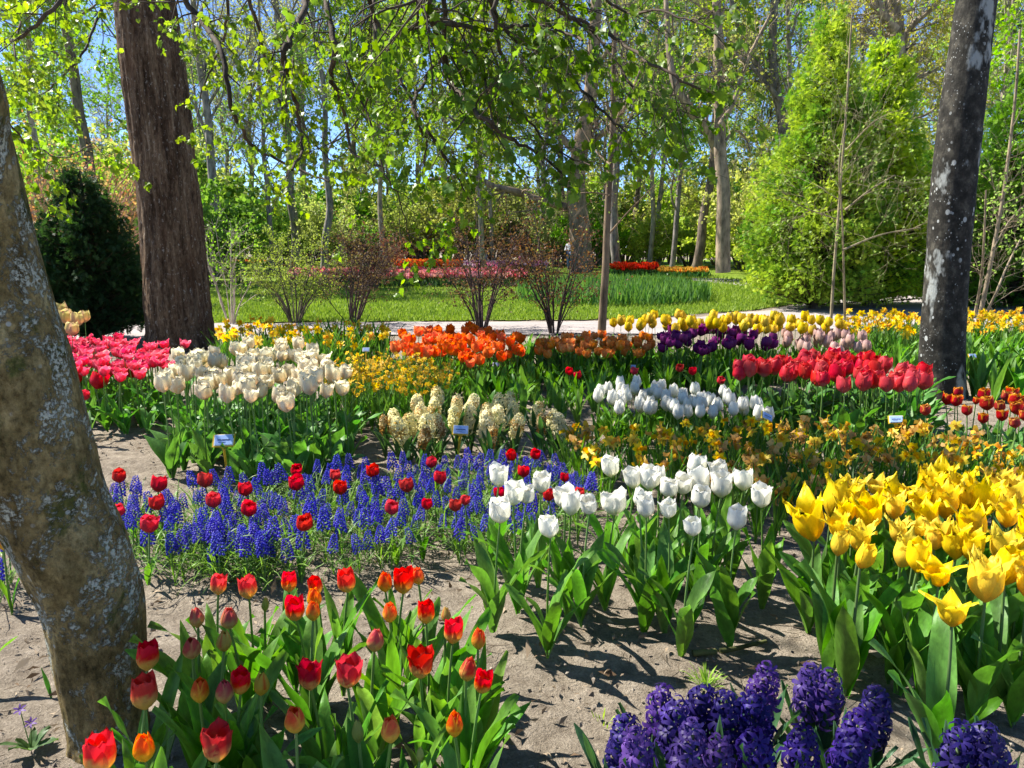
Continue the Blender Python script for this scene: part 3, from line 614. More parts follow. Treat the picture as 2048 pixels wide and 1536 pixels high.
for i in range(44):
    d = rng.uniform(46, 80); px = -150 + 2350 * (i + rng.uniform(.1, .9)) / 44
    plant_tree(int(rng.integers(6)), at_y(px, 492, d)[0], d, rng.uniform(.9, 1.35), rng.uniform(0, 6.28), 'slender bare tree in the far wood behind the lawn', group='trees of the far wood')

def limb_tree(name, label, px_limbs, d, wood, leaf, nleaf, seed, twigs=(10, 6, 4), ls=(.08, .15), ll=(1.2, 2.6)):
    tk = min(1, d / 26) ** 1.6
    """a tree whose trunk and main limbs follow pixels at distance d: [(points, width at start, width at end), ...]"""
    rng = np.random.default_rng(seed); b = at_y(*px_limbs[0][0][0], d); root = empty(name, (b[0], d, 0), label=label, cat='tree'); o = np.array((b[0], d, 0.0))
    mbs = [MB(), MB()]
    for i, (pl, w0, w1) in enumerate(px_limbs):
        P = spline([at_y(x, y, d + (0 if i == 0 else .5 * math.sin(i * 2 + j * .8))) - o for j, (x, y) in enumerate(pl)], 30); R = np.linspace(w0, w1, 30) * d / FPX / 2
        tubes(mbs[0 if i == 0 else 1], P[None], R[None], 10, 0, wood)
        P1, R1 = grow(rng, P[None], R[None], twigs[0], (.35 if i == 0 else .15, 1), ll, (.5, 1.2), .1, 0, .15, 7, .4, .2, .012 * tk)
        P2, R2 = grow(rng, P1, R1, twigs[1], (.2, 1), (.5, 1.2), (.4, 1.1), .05, 0, .18, 5, .6, .3, .008 * tk); P3, R3 = grow(rng, P2, R2, twigs[2], (.2, 1), (.2, .5), (.4, 1.1), .05, 0, .2, 3, .6, .5, .006 * tk)
        for a, r_, s_ in ((P1, R1, 5), (P2, R2, 3), (P3, R3, 3)): tubes(mbs[1], a, r_, s_, 0, wood)
        if leaf: cards(mbs[1], rng, along(rng, P3, nleaf, (.3, 1)), ls, leaf, 1)
    put('trunk', mbs[0].mesh('trunk', [M['bark']]), root); put('crown', mbs[1].mesh('crown', [M['bark'], M['shrub_leaf']]), root)
limb_tree('forked_tree', 'pale forked tree with curved limbs standing beside the golden conifer', [([(1446, 545), (1446, 460), (1447, 380), (1440, 300), (1440, 230), (1436, 150), (1437, 80), (1432, -20), (1430, -160)], 30, 14),
    ([(1436, 300), (1415, 262), (1385, 225), (1362, 190), (1345, 150), (1335, 60), (1330, -60)], 24, 8), ([(1440, 250), (1462, 215), (1478, 170), (1500, 110), (1540, 30)], 12, 5), ([(1448, 285), (1470, 262), (1490, 275), (1500, 300)], 6, 3)], 28, (.25, .195, .14), BUDS, 1, 61)
limb_tree('winding_tree', 'brown tree with a long sinuous limb behind the dark barberry', [([(1165, 545), (1160, 460), (1152, 380), (1160, 300), (1180, 200), (1190, 60), (1195, -100)], 46, 18),
    ([(1150, 420), (1110, 408), (1060, 395), (1030, 382), (985, 372), (945, 350), (900, 355), (855, 360)], 18, 6), ([(1160, 310), (1120, 270), (1085, 200), (1040, 120)], 16, 5), ([(1165, 300), (1240, 230), (1290, 120)], 14, 5)], 32, (.19, .145, .10), YG, 1, 62)
limb_tree('yellow_flowering_tree', 'tree with yellow green blossom above the dark spotted trunk', [([(1795, 560), (1790, 400), (1785, 280), (1790, 180), (1795, 90), (1788, 20), (1770, -60)], 30, 26),
    ([(1795, 95), (1825, 50), (1870, 10), (1900, -40)], 14, 6), ([(1780, 110), (1750, 70), (1712, 50)], 12, 5), ([(1792, 170), (1850, 150), (1905, 120)], 8, 4), ([(1790, 250), (1850, 230), (1890, 200)], 7, 3), ([(1790, 60), (1760, 20), (1740, -40)], 20, 14)], 22, (.25, .21, .15), YELLOW, 3, 63, (12, 7, 4), (.05, .10), (.8, 1.8))
limb_tree('oblique_tree', 'grey tree with oblique limbs meeting behind the golden conifer', [([(1575, 560), (1572, 400), (1565, 250), (1550, 170), (1545, 80), (1552, -40)], 22, 14), ([(1560, 185), (1520, 140), (1490, 80), (1465, 10), (1450, -60)], 14, 7), ([(1560, 200), (1500, 130), (1450, 95)], 10, 4)], 34, (.16, .14, .12), BUDS, 1, 64)
limb_tree('young_tree', 'young slim tree with pale bark standing at the path edge', [([(1203, 672), (1206, 620), (1211, 540), (1214, 450), (1219, 350), (1225, 250), (1228, 120), (1232, -20)], 18, 8), ([(1216, 470), (1260, 420), (1320, 360)], 4, 1.5), ([(1218, 390), (1180, 385), (1120, 390)], 3, 1.5), ([(1220, 330), (1190, 300), (1160, 250)], 4, 2), ([(1222, 270), (1250, 200), (1290, 140)], 4, 2)], 10.2, (.17, .125, .08), ((.3, .34, .1), (.38, .42, .14)), 1, 65, (7, 5, 2), (.02, .04), (.25, .7))

def shrub_mesh(seed, W, H, nst, leaf, nl, ls, wood=(.16, .13, .1), vase=.5, droop=0.0, core=0):
    """a shrub: bare stems from one foot, leaves all along the twigs"""
    rng = np.random.default_rng(seed); a = rng.uniform(0, 6.28, nst); rad = W / 2 * np.sqrt(rng.uniform(.05, 1, nst)); h = H * rng.uniform(.65, 1, nst) * (1 - .35 * (rad / (W / 2)) ** 2)
    t = np.linspace(0, 1, 8)[None, :, None]; dirv = np.stack([np.cos(a), np.sin(a)], 1)[:, None]
    XY = dirv * (.04 * W + rad[:, None, None] * t ** (1 + vase)); Z = h[:, None, None] * (t - droop * t ** 3) / (1 - droop)
    P = np.concatenate([XY, Z - .03], 2) + np.cumsum(rng.normal(0, .018 * H, (nst, 8, 3)), 1) * t; R = np.linspace(1, .25, 8)[None] * (.012 * H / 1.6) * rng.uniform(.6, 1.3, (nst, 1))
    P1, R1 = grow(rng, P, R, 7, (.25, 1), (.15 * H, .42 * H), (.4, 1.0), .1, .05, .16, 5, .55, .3, .003); P2, R2 = grow(rng, P1, R1, 4, (.2, 1), (.06 * H, .18 * H), (.4, 1.1), .05, .05, .2, 4, .6, .5, .002)
    mb = MB(); tubes(mb, P, R, 5, 0, wood); tubes(mb, P1, R1, 3, 0, wood); tubes(mb, P2, R2, 3, 0, wood); st = mb.mesh('stems', [M['bark']])
    mb = MB(); O = np.concatenate([along(rng, P2, nl, (.0, 1)), along(rng, P1, nl, (.2, 1))]); cards(mb, rng, O + rng.normal(0, .01 * H, O.shape), ls, leaf, 0); return st, mb.mesh('foliage', [M['shrub_leaf']])
def plant_shrub(sh, x, y, s, rz, name, label, group=None, cat='shrub'):
    t = empty(name, (x, y, 0), rz, label=label, cat=cat, group=group); put('stems', sh[0], t, sc=s); put('foliage', sh[1], t, sc=s)
SHR = [shrub_mesh(200, 4, 3.6, 30, ((.26, .40, .03), (.46, .56, .06)), 6, (.10, .19)), shrub_mesh(201, 4.4, 3.2, 30, ((.17, .34, .025), (.33, .50, .045)), 6, (.10, .20)), shrub_mesh(202, 3.6, 4.2, 28, ((.30, .34, .10), (.45, .47, .16)), 5, (.09, .17)), shrub_mesh(203, 4, 3.0, 30, ((.10, .23, .025), (.22, .37, .04)), 6, (.11, .20))]
TONE = ['yellow green', 'fresh green', 'pale thin leaved', 'deep green']
rng = np.random.default_rng(77)
for i in range(78):
    row = i % 3; d = (60, 54, 50)[row] + rng.uniform(-3, 4); px = -120 + 2300 * (i + rng.uniform(.2, .8)) / 78
    if 1480 < px < 2100: d -= 16
    if px < 420: d -= 20
    k = int(rng.integers(4)); plant_shrub(SHR[k], at_y(px, 492, d)[0], d, rng.uniform(.95, 1.35) * (1.6, 1.35, 1.05)[row], rng.uniform(0, 6.28), 'shrub', f'{TONE[k]} shrub in the belt of bushes behind the flower garden', f'{TONE[k]} shrubs behind the garden')
cop = shrub_mesh(210, 3.4, 2.6, 28, ((.16, .045, .03), (.28, .10, .06)), 3, (.05, .10), (.2, .12, .1))
plant_shrub(cop, at_y(745, 492, 24)[0], 24, .75, 0, 'copper_shrub', 'copper red shrub standing in front of the pink tulip bed')
redtw = shrub_mesh(211, 3.6, 4.0, 34, ((.40, .13, .06), (.45, .3, .16)), 2, (.04, .09), (.42, .22, .16))
plant_shrub(redtw, at_y(170, 492, 17)[0], 17, 1.0, 0, 'red_twig_shrub', 'large shrub of pinkish red twigs behind the dark yew')
plant_shrub(redtw, at_y(60, 492, 20)[0], 20, 1.1, 2, 'red_twig_shrub', 'reddish twiggy shrub further back behind the leaning tree')
BARB = ((.085, .028, .02), (.19, .12, .05))
for (px, py, W, H, seed, lab) in ((705, 652, 2.1, 2.0, 220, 'wide dark barberry bush at the path edge behind the yellow daffodils'), (963, 662, 1.75, 2.1, 221, 'dark red barberry behind the red orange tulips'), (1108, 668, 1.3, 2.1, 222, 'upright dark barberry beside the slim young tree')):
    p = at_z(px, py); sh = shrub_mesh(seed, W, H, 17, BARB, 4, (.022, .045), (.06, .042, .038), .35); plant_shrub(sh, p[0], p[1], 1, 0, 'barberry', lab)
p = at_z(590, 645); sh = shrub_mesh(223, 2.0, 1.75, 24, ((.20, .25, .05), (.34, .36, .10)), 6, (.022, .042), (.13, .11, .08), .4); plant_shrub(sh, p[0], p[1], 1, 0, 'leafy_shrub', 'olive green small leaved bush between brown trunk and barberry')
p = at_z(462, 648); sh = shrub_mesh(224, 1.3, 2.0, 8, FRESH, 2, (.03, .055), (.5, .42, .34), .3); plant_shrub(sh, p[0], p[1], 1, 0, 'pale_sapling', 'sapling with pale pinkish stems right of the big brown trunk')

def conifer(name, label, px, py, H, R, seed, cols, n, size, taper=1.0, top=None, inner=(.02, .04, .012), px_off=(0, 0), shape=None, layer=0.0):
    """a dense evergreen: trunk, limbs and thousands of flat sprays on an uneven cone"""
    rng = np.random.default_rng(seed); b = at_z(px, py); root = empty(name, (b[0], b[1], 0), label=label, cat='conifer')
    P = np.array([[(0, 0, -.05), (0.02, 0, H * .4), (0, .02, H * .75), (0, 0, H * .97)]]); mb = MB(); tubes(mb, P, np.array([[.05 * R + .05, .04 * R + .03, .03, .012]]), 8, 0, (.10, .075, .05)); put('trunk', mb.mesh('trunk', [M['bark']]), root)
    prof = shape or (lambda t: np.minimum(1, .75 + t * 1.2) * (1 - t) ** .75)
    mb = MB(); nb = int(n / 28); t = 1 - np.sqrt(rng.uniform(.004, 1, nb)); t = np.clip(t, 0, .985); a = rng.uniform(0, 6.28, nb); lump = .58 + .72 * vnoise(a * 2.6, t * 11, seed)
    L = R * prof(t) * lump + .04; z0 = t * H + .05; rise = rng.uniform(.1, .55, nb) * L
    k = 5; s = np.linspace(0, 1, k)[None]
    PB = np.stack([np.cos(a)[:, None] * L[:, None] * s, np.sin(a)[:, None] * L[:, None] * s, z0[:, None] + rise[:, None] * s - layer * L[:, None] * s ** 2], 2); tubes(mb, PB, (.012 + .01 * R * (1 - t))[:, None] * np.linspace(1, .2, k)[None] * .8, 3, 0, (.09, .07, .04))
    m = 28; ss = 1 - rng.uniform(0, 1, (nb, m)) ** 1.7 * .75; f = ss * (k - 1); i = np.minimum(f.astype(int), k - 2); w = (f - i)[..., None]; r = np.arange(nb)[:, None]
    O = (PB[r, i] * (1 - w) + PB[r, i + 1] * w).reshape(-1, 3) + rng.normal(0, size[1] * .55, (nb * m, 3)); D = norm(np.repeat(np.stack([np.cos(a), np.sin(a), 0 * a + .35], 1), m, 0) + rng.normal(0, .55, (nb * m, 3)))
    # a spray: five narrow leaflets in a fan
    SV, SF = [], []
    for q, an in enumerate((-.9, -.45, 0, .45, .9)):
        l = 1 - .25 * abs(an); d = np.array((math.sin(an), math.cos(an))); e = np.array((d[1], -d[0])) * .11
        for pnt in (d * .1, d * l * .55 + e, d * l, d * l * .55 - e): SV.append((pnt[0], pnt[1], -.12 * abs(an)))
        SF.append([q * 4, q * 4 + 1, q * 4 + 2, q * 4 + 3])
    tone = np.clip(np.repeat(vnoise(a * 3 + 5, t * 14, seed + 2), m)[:, None] * 1.7 - .35 + rng.normal(0, .15, (nb * m, 1)), 0, 1)
    c = np.array(cols[0]) * (1 - tone) + np.array(cols[1]) * tone
    mb.inst(np.array(SV), np.array(SF), frames(D, rng) * rng.uniform(*size, nb * m)[:, None, None], O, 1, c)
    put('crown', mb.mesh('crown', [M['bark'], M['needle']]), root)
GOLD = ((.12, .29, .014), (.44, .55, .03))
CONE = lambda t: np.minimum(1, .85 + t) * np.maximum((1 - t) ** .85 * 1.02, .2 * (1 - t) ** .3)
conifer('golden_conifer', 'tall golden green conifer with pointed top beyond the path', 1628, 618, 6.1, 1.6, 301, GOLD, 38000, (.05, .115), shape=CONE)
conifer('golden_conifer', 'second golden conifer with blunter top behind the pale sapling', 1735, 612, 5.8, 1.5, 302, ((.12, .28, .018), (.42, .55, .03)), 36000, (.05, .115), shape=CONE)
conifer('yew', 'dark green yew bush close behind the brown trunk', 192, 684, 2.35, .92, 303, ((.016, .045, .016), (.04, .09, .03)), 18000, (.045, .085), shape=lambda t: np.minimum(1, .8 + t) * (1 - t) ** .85)
conifer('dark_conifer', 'dark green conifer behind the spotted trunk and daffodils', 2020, 612, 5.2, 1.9, 304, ((.045, .12, .018), (.20, .36, .035)), 22000, (.07, .13), layer=.4)
conifer('dark_conifer', 'shaded conifer between golden conifer and spotted trunk', 1860, 590, 4.2, 1.8, 305, ((.06, .15, .018), (.24, .40, .035)), 18000, (.07, .13))
limb_tree('leafy_sapling', 'slender sapling with small pale leaves in front of the golden conifers', [([(1662, 640), (1668, 540), (1676, 440), (1684, 330), (1694, 200), (1700, 90), (1704, 30)], 6, 3), ([(1690, 640), (1688, 560), (1684, 430), (1678, 330), (1690, 250)], 5, 2), ([(1690, 420), (1740, 380), (1790, 350)], 4, 2), ([(1685, 500), (1760, 470), (1840, 455)], 4, 2), ([(1680, 440), (1620, 420), (1580, 400)], 3, 1.5), ([(1692, 300), (1740, 250), (1770, 230)], 3, 1.5)], 12.6, (.26, .22, .13), ((.18, .31, .05), (.34, .46, .11)), 2, 66, (8, 4, 2), (.035, .06), (.35, .9))
limb_tree('leafy_sapling', 'leaning pale saplings beside the dark conifer at the path', [([(1958, 640), (1975, 560), (1992, 470), (2008, 380), (2030, 200), (2040, 60)], 9, 4), ([(1950, 630), (1962, 560), (1968, 480), (1972, 380)], 6, 3), ([(1965, 640), (1990, 590), (2015, 530), (2040, 480)], 5, 3), ([(1985, 500), (2020, 440), (2060, 400)], 3, 2)], 11.5, (.26, .21, .14), ((.18, .36, .03), (.32, .50, .06)), 3, 67, (9, 4, 2), (.035, .06), (.3, .8))

# ---------------------------------------------------------------- the flower beds
rng = np.random.default_rng(91)
RED, DEEP, YEL = (.80, .014, .012), (.50, .006, .014), (.80, .50, .05)
# red tulips with yellow bases in front: pixel, width, look
cR = col_base_tip((.82, .56, .12), RED, .30, .64); cD = col_base_tip((.80, .54, .14), (.52, .008, .022), .22, .56)
cO = col_base_tip((.86, .60, .07), (.82, .10, .02), .28, .72, (.88, .50, .05)); cK = col_base_tip((.68, .50, .13), (.58, .055, .05), .3, .7, (.66, .28, .10))
def cY(v, u, rng): return lerp((.62, .46, .06), lerp((.55, .42, .06), (.62, .14, .03), sstep(.35, .0, abs(u))), sstep(.1, .4, v)) * (1 + rng.normal(0, .04))
def cG(v, u, rng): return lerp((.30, .38, .08), (.42, .45, .10), v) * (1 + rng.normal(0, .04))
FRONT = {'R': ('half open red tulip', family(5, lambda r: tulip_mesh('flower', r, cR, 1.45, r.uniform(.72, .9), .35, .02, .012, (7, 11))), 1.45),
         'W': ('wide open dark red tulip', family(4, lambda r: tulip_mesh('flower', r, cD, 1.4, r.uniform(.98, 1.12), .3, .06, .02, (7, 11), jit=.08), ), 1.4),
         'O': ('orange tulip bud', family(3, lambda r: tulip_mesh('flower', r, cO, 1.5, r.uniform(.35, .5), .6, 0, .008, (7, 11))), 1.5),
         'K': ('dusky closed tulip', family(3, lambda r: tulip_mesh('flower', r, cK, 1.45, r.uniform(.25, .4), .6, 0, .006, (7, 11))), 1.45),
         'Y': ('yellowish tulip bud', family(2, lambda r: tulip_mesh('flower', r, cY, 1.65, .25, .7, 0, .006, (7, 11))), 1.65),
         'G': ('green tulip bud', family(2, lambda r: tulip_mesh('flower', r, cG, 2.2, .2, .8, 0, .004, (5, 9))), 2.2)}
LIST = [(435, 1168, 30, 'R'), (497, 1173, 34, 'R'), (577, 1163, 29, 'R'), (634, 1170, 27, 'R'), (629, 1195, 28, 'O'), (591, 1215, 36, 'R'), (626, 1222, 27, 'O'), (695, 1160, 34, 'R'), (395, 1235, 28, 'K'), (457, 1235, 32, 'K'), (384, 1292, 34, 'K'), (447, 1280, 28, 'Y'), (292, 1313, 40, 'R'), (288, 1385, 48, 'R'), (398, 1381, 34, 'O'), (448, 1383, 34, 'K'), (480, 1362, 37, 'R'), (521, 1367, 30, 'Y'), (620, 1347, 49, 'W'), (694, 1340, 52, 'W'), (591, 1437, 39, 'O'), (431, 1485, 58, 'W'), (289, 1494, 40, 'O'), (200, 1508, 57, 'R'), (770, 1163, 28, 'O'), (806, 1160, 38, 'R'), (837, 1150, 25, 'O'), (779, 1224, 28, 'O'), (852, 1224, 33, 'R'), (892, 1230, 19, 'Y'), (905, 1262, 36, 'R'), (956, 1278, 28, 'O'), (748, 1280, 33, 'K'), (840, 1322, 51, 'W'), (932, 1338, 34, 'K'), (962, 1362, 34, 'R'), (781, 1460, 36, 'O'), (909, 1450, 33, 'O'), (717, 1462, 23, 'G'), (839, 1508, 15, 'G'), (529, 1208, 14, 'G')]
items = []
for i, (px, py, w, k) in enumerate(LIST):
    look, fam, asp = FRONT[k]
    z = .36 if k != 'G' else .31
    r_, qx, d = place_tulip('red_tulip', 'tulip', px, py, w * 1.05, z, fam[i % len(fam)], 6, None, STEMS, rng, .09, 'red and yellow tulips in the front bed', asp=asp, leafset=LEAVES if i % 2 else LEAVES_BIG, lsc=1.08)
    items.append((r_, qx, d, look))
label_rows(items, 'of front bed', 3)

# white tulips in front
cW = lambda v, u, r: lerp((.66, .68, .44), (.88, .87, .78), sstep(.0, .3, v)) * (1 + r.normal(0, .02))
WH = family(7, lambda r: tulip_mesh('flower', r, cW, r.uniform(1.18, 1.38), r.uniform(.66, 1.0), .14, r.uniform(0, .08), .012, (7, 11), wide=1.22, jit=.09)); WHO = family(2, lambda r: tulip_mesh('flower', r, cW, 1.08, 1.08, .2, .12, .01, (7, 11), jit=.1))
LIST = [(997, 950, 35), (1223, 932, 36), (1082, 963, 33), (1026, 985, 37), (1053, 988, 31), (1000, 1020, 39), (1131, 985, 48), (1142, 1006, 38), (1179, 1007, 35), (1230, 995, 52), (1269, 955, 35), (1299, 953, 38), (1317, 950, 27), (1336, 973, 34), (1366, 965, 34), (1293, 1013, 36), (1338, 1016, 33), (1278, 995, 30), (1101, 1052, 37), (1389, 932, 34), (1441, 937, 34), (1399, 962, 42), (1443, 968, 44), (1488, 958, 36), (1524, 990, 37), (1400, 993, 37), (1473, 1037, 38), (1388, 1051, 34)]
items = []
for i, (px, py, w) in enumerate(LIST):
    op = w > 46; me = (WHO if op else WH)[i % (2 if op else 7)]
    r_, qx, d = place_tulip('white_tulip', 'tulip', px, py, w * rng.uniform(1.02, 1.18), .43 + rng.uniform(-.012, .012), me, 6, None, STEMS, rng, .13, 'tall white tulips in front', asp=1.22, leafset=LEAVES_BIG, lsc=.88)
    items.append((r_, qx, d, 'opening white tulip' if op else 'tall closed white tulip'))
label_rows(items, 'of front white group', 2)

# yellow lily flowered tulips
cL = lambda v, u, r: lerp((.80, .50, .012), (.88, .66, .008), sstep(.05, .5, v)) * (1 + r.normal(0, .025))
LI = {'n': family(6, lambda r: tulip_mesh('flower', r, cL, 1.7, r.uniform(.8, 1.0), .9, r.uniform(.3, .7), .045, (9, 13), jit=.12, wide=1.22)), 'o': family(4, lambda r: tulip_mesh('flower', r, cL, 1.25, 1.2, .95, .95, .03, (9, 13), jit=.12)), 'b': family(3, lambda r: tulip_mesh('flower', r, cL, 1.6, .8, .35, 0, .02, (7, 11)))}
LIST = [(1632, 1022, 84, 'n'), (1665, 985, 70, 'n'), (1676, 1085, 30, 'b'), (1684, 1042, 52, 'n'), (1722, 1060, 62, 'n'), (1722, 1108, 32, 'b'), (1758, 955, 76, 'o'), (1742, 1015, 62, 'n'), (1804, 1092, 60, 'n'), (1842, 995, 54, 'n'), (1798, 1050, 50, 'n'), (1884, 948, 66, 'n'), (1894, 990, 66, 'n'), (1838, 1045, 60, 'o'), (1872, 1060, 56, 'n'), (1880, 1135, 82, 'o'), (1908, 1206, 104, 'o'), (1916, 1072, 66, 'n'), (1953, 1035, 74, 'n'), (1976, 1146, 82, 'n'), (1965, 985, 72, 'n'), (2008, 1078, 66, 'n'), (2018, 1012, 60, 'n'), (2044, 1085, 60, 'n'), (2012, 1130, 46, 'b'), (1925, 980, 56, 'n'), (1812, 968, 60, 'o'), (2052, 955, 50, 'n'), (1790, 1000, 54, 'n'), (1712, 975, 54, 'n'), (1700, 1010, 46, 'n'), (1838, 1110, 40, 'b'), (2070, 1040, 66, 'n'), (2060, 1150, 66, 'n'), (2085, 1090, 70, 'n'), (1990, 960, 66, 'n'), (1945, 1080, 60, 'n'), (1860, 965, 60, 'n'), (1775, 985, 60, 'n'), (1860, 1020, 60, 'n'), (1932, 955, 60, 'n'), (2030, 975, 60, 'n')]
items = []
for i, (px, py, w, k) in enumerate(LIST):
    me = LI[k][i % len(LI[k])]; asp = {'n': 1.3, 'o': .85, 'b': 1.6}[k]
    r_, qx, d = place_tulip('yellow_tulip', 'tulip', px, py, w * 1.14, .435, me, 5, None, STEMS_BROWN, rng, .12, 'yellow lily flowered tulips in front', asp=asp, leafset=LEAVES_BIG, lsc=1.1)
    items.append((r_, qx, d, {'n': 'pointed yellow tulip', 'o': 'wide flaring yellow tulip', 'b': 'closed yellow tulip'}[k]))
label_rows(items, 'of yellow front bed', 2)

# hyacinths
def star(R=1.0, curl=.5):
    V, F = [], []
    for i in range(6):
        a = i * math.pi / 3; c, s = math.cos(a), math.sin(a)
        for rr, ww, zz in ((.12, .10, .0), (.55, .17, .22), (.95, .10, .10 - curl * .3), (1.05, .02, -curl * .75)):
            for e in (-1, 1): V.append((rr * c - e * ww * s, rr * s + e * ww * c, zz))
        F += [[i * 8 + j * 2, i * 8 + j * 2 + 1, i * 8 + j * 2 + 3, i * 8 + j * 2 + 2] for j in range(3)]
    return np.array(V) * R, np.array(F)
def hyacinth_mesh(r, H, R, n, cols, fl, name='flower_spike', lo=None):
    mb = MB(); t = (np.arange(n) + .5) / n; a = np.arange(n) * 2.399 + r.uniform(0, 6); z = H * t ** .9 + r.normal(0, .003, n); rad = R * (.42 + .7 * np.sin(np.clip(t * .93 + .07, 0, 1) * math.pi) ** .6) * .62
    D = norm(np.stack([np.cos(a), np.sin(a), .15 + .9 * (t - .35)], 1) + r.normal(0, .2, (n, 3))); O = np.stack([np.cos(a) * rad, np.sin(a) * rad, z], 1)
    X = norm(np.cross(D, r.normal(size=(n, 3)))); Fm = np.stack([X, np.cross(D, X), D], 2) * (fl * (1.05 - .35 * t) * r.uniform(.8, 1.15, n))[:, None, None]
    g = r.uniform(0, 1, (n, 1)); c = np.array(cols[0]) * (1 - g) + np.array(cols[1]) * g
    if lo is not None: k = r.uniform(0, 1, n) < lo[1]; c[k] = np.array(lo[0]) * r.uniform(.7, 1.2, (k.sum(), 1))
    SV, SF = star(); mb.inst(SV, SF, Fm, O, 0, c)
    tubes(mb, np.array([[(0, 0, -.02), (0, 0, H * .5), (0, 0, H * .95)]]), np.array([[.006, .006, .003]]), 6, 1, (.10, .16, .06))
    return mb.mesh(name, [M['petal'], M['stem']])
HB = family(6, lambda r: hyacinth_mesh(r, .135, .040, 21, ((.014, .007, .09), (.06, .032, .28)), .036)); HBV = family(2, lambda r: hyacinth_mesh(r, .14, .036, 20, ((.05, .022, .17), (.17, .085, .38)), .035))
HLEAF = leaf_variants('leaf', 8, KIND_RNG, ((.035, .10, .045), (.055, .135, .055)), (.19, .27), (.028, .04), (.1, .5), (.0, .5))
LIST = [(1237, 1490, 0), (1318, 1425, 1), (1345, 1470, 0), (1392, 1425, 0), (1372, 1520, 1), (1465, 1455, 0), (1518, 1395, 1), (1520, 1450, 0), (1618, 1380, 1), (1655, 1395, 1), (1605, 1518, 0), (1690, 1488, 0), (1752, 1430, 0), (1438, 1525, 1), (1905, 1515, 0), (1948, 1490, 0), (1990, 1520, 0), (1285, 1525, 1), (1520, 1530, 0), (1700, 1540, 0)]
items = []
for i, (px, py, v) in enumerate(LIST):
    p = at_z(px, py, .20); root = empty('blue_hyacinth', (p[0], p[1], 0), rng.uniform(0, 6.28), cat='hyacinth', group='dark blue hyacinths in front')
    s = rng.uniform(.92, 1.1); put('flower_spike', (HBV if v else HB)[i % (2 if v else 6)], root, (0, 0, .13), (rng.normal(0, .1), rng.normal(0, .1), 0), s); put('stem', STEMS_BROWN[0][0], root, sc=(1, 1, .14))
    a = rng.uniform(0, 6)
    for j in range(7): put('leaf', HLEAF[rng.integers(8)], root, (0, 0, 0), (0, 0, a + j * 1.35 + rng.normal(0, .2)), rng.uniform(.85, 1.1))
    items.append((root, px, p[1], 'violet blue hyacinth' if v else 'dark blue hyacinth'))
label_rows(items, 'of front hyacinths', 2)
HC = family(6, lambda r: hyacinth_mesh(r, .13, .042, 25, ((.74, .66, .30), (.86, .81, .50)), .034, lo=((.50, .32, .10), .07))); HCW = family(2, lambda r: hyacinth_mesh(r, .10, .034, 30, ((.55, .45, .2), (.6, .5, .28)), .024, lo=((.36, .19, .05), .65)))
LIST = [(795, 845, 0), (820, 850, 0), (770, 842, 1), (848, 835, 0), (852, 858, 0), (838, 812, 0), (868, 825, 0), (876, 800, 0), (872, 850, 0), (912, 812, 0), (912, 838, 0), (942, 835, 0), (942, 815, 0), (972, 828, 0), (972, 850, 0), (992, 815, 0), (1000, 840, 0), (1022, 825, 0), (1030, 850, 0), (1072, 832, 0), (1085, 842, 1), (1105, 845, 0), (1122, 850, 0), (880, 850, 1), (805, 862, 0), (985, 868, 1), (1018, 812, 0), (845, 870, 1)]
items = []
for i, (px, py, v) in enumerate(LIST):
    p = at_z(px, py, .24); root = empty('cream_hyacinth', (p[0], p[1], 0), rng.uniform(0, 6.28), cat='hyacinth', group='pale yellow hyacinths')
    put('flower_spike', (HCW if v else HC)[i % (2 if v else 6)], root, (0, 0, .165), (rng.normal(0, .12), rng.normal(0, .12), 0), rng.uniform(1.05, 1.3)); put('stem', STEMS[0][0], root, sc=(1, 1, .19)); put('foliage', FOL_HYA[rng.integers(6)], root, rot=(0, 0, rng.uniform(0, 6)), sc=rng.uniform(.9, 1.1))
    items.append((root, px, p[1], 'withered brownish hyacinth' if v else 'pale yellow hyacinth'))
label_rows(items, 'of the pale hyacinth bed', 2)

# grape hyacinths with red tulips among them
def muscari_mesh(r, name='flower_spike'):
    mb = MB(); n = 64; t = (np.arange(n) + .5) / n; a = np.arange(n) * 2.399; H = .062; rad = .0125 * (1.1 - .75 * t ** 1.6)
    O = np.stack([np.cos(a) * rad, np.sin(a) * rad, H * t], 1); D = norm(np.stack([np.cos(a), np.sin(a), t * 1.2 - .75], 1)); s = .0062 * (1.08 - .5 * t)
    b = np.linspace(0, 6.28, 7)[:-1]; BV = [(0, 0, 0)] + [(math.cos(x) * .5, .55, math.sin(x) * .5) for x in b] + [(math.cos(x) * .28, 1.1, math.sin(x) * .28) for x in b]
    q = [[1 + i, 1 + (i + 1) % 6, 7 + (i + 1) % 6, 7 + i] for i in range(6)]; tr = [[0, 1 + (i + 1) % 6, 1 + i] for i in range(6)]
    Fm = frames(D, r) * s[:, None, None] * 1.35; g = r.uniform(0, 1, (n, 1)); c = np.array((.05, .045, .44)) * (1 - g) + np.array((.13, .115, .70)) * g
    for F in (q, tr): mb.inst(np.array(BV), np.array(F), Fm, O, 0, c)
    return mb.mesh(name, [M['petal']])
MU = family(5, muscari_mesh)
pts = np.concatenate([scatter([(222, 965), (300, 985), (420, 955), (560, 945), (640, 930), (760, 930), (880, 912), (1000, 905), (1110, 905), (1200, 960), (1170, 1005), (1040, 1045), (960, 1075), (880, 1050), (760, 1070), (640, 1075), (560, 1090), (420, 1085), (300, 1105), (235, 1060)], .16, .094, rng),
                      scatter([(-60, 1080), (28, 1080), (28, 1140), (-60, 1150)], .16, .10, rng), scatter([(395, 1040), (440, 1040), (440, 1100), (395, 1100)], .16, .05, rng), scatter([(480, 1060), (540, 1060), (540, 1100), (480, 1100)], .16, .05, rng)])[:300]
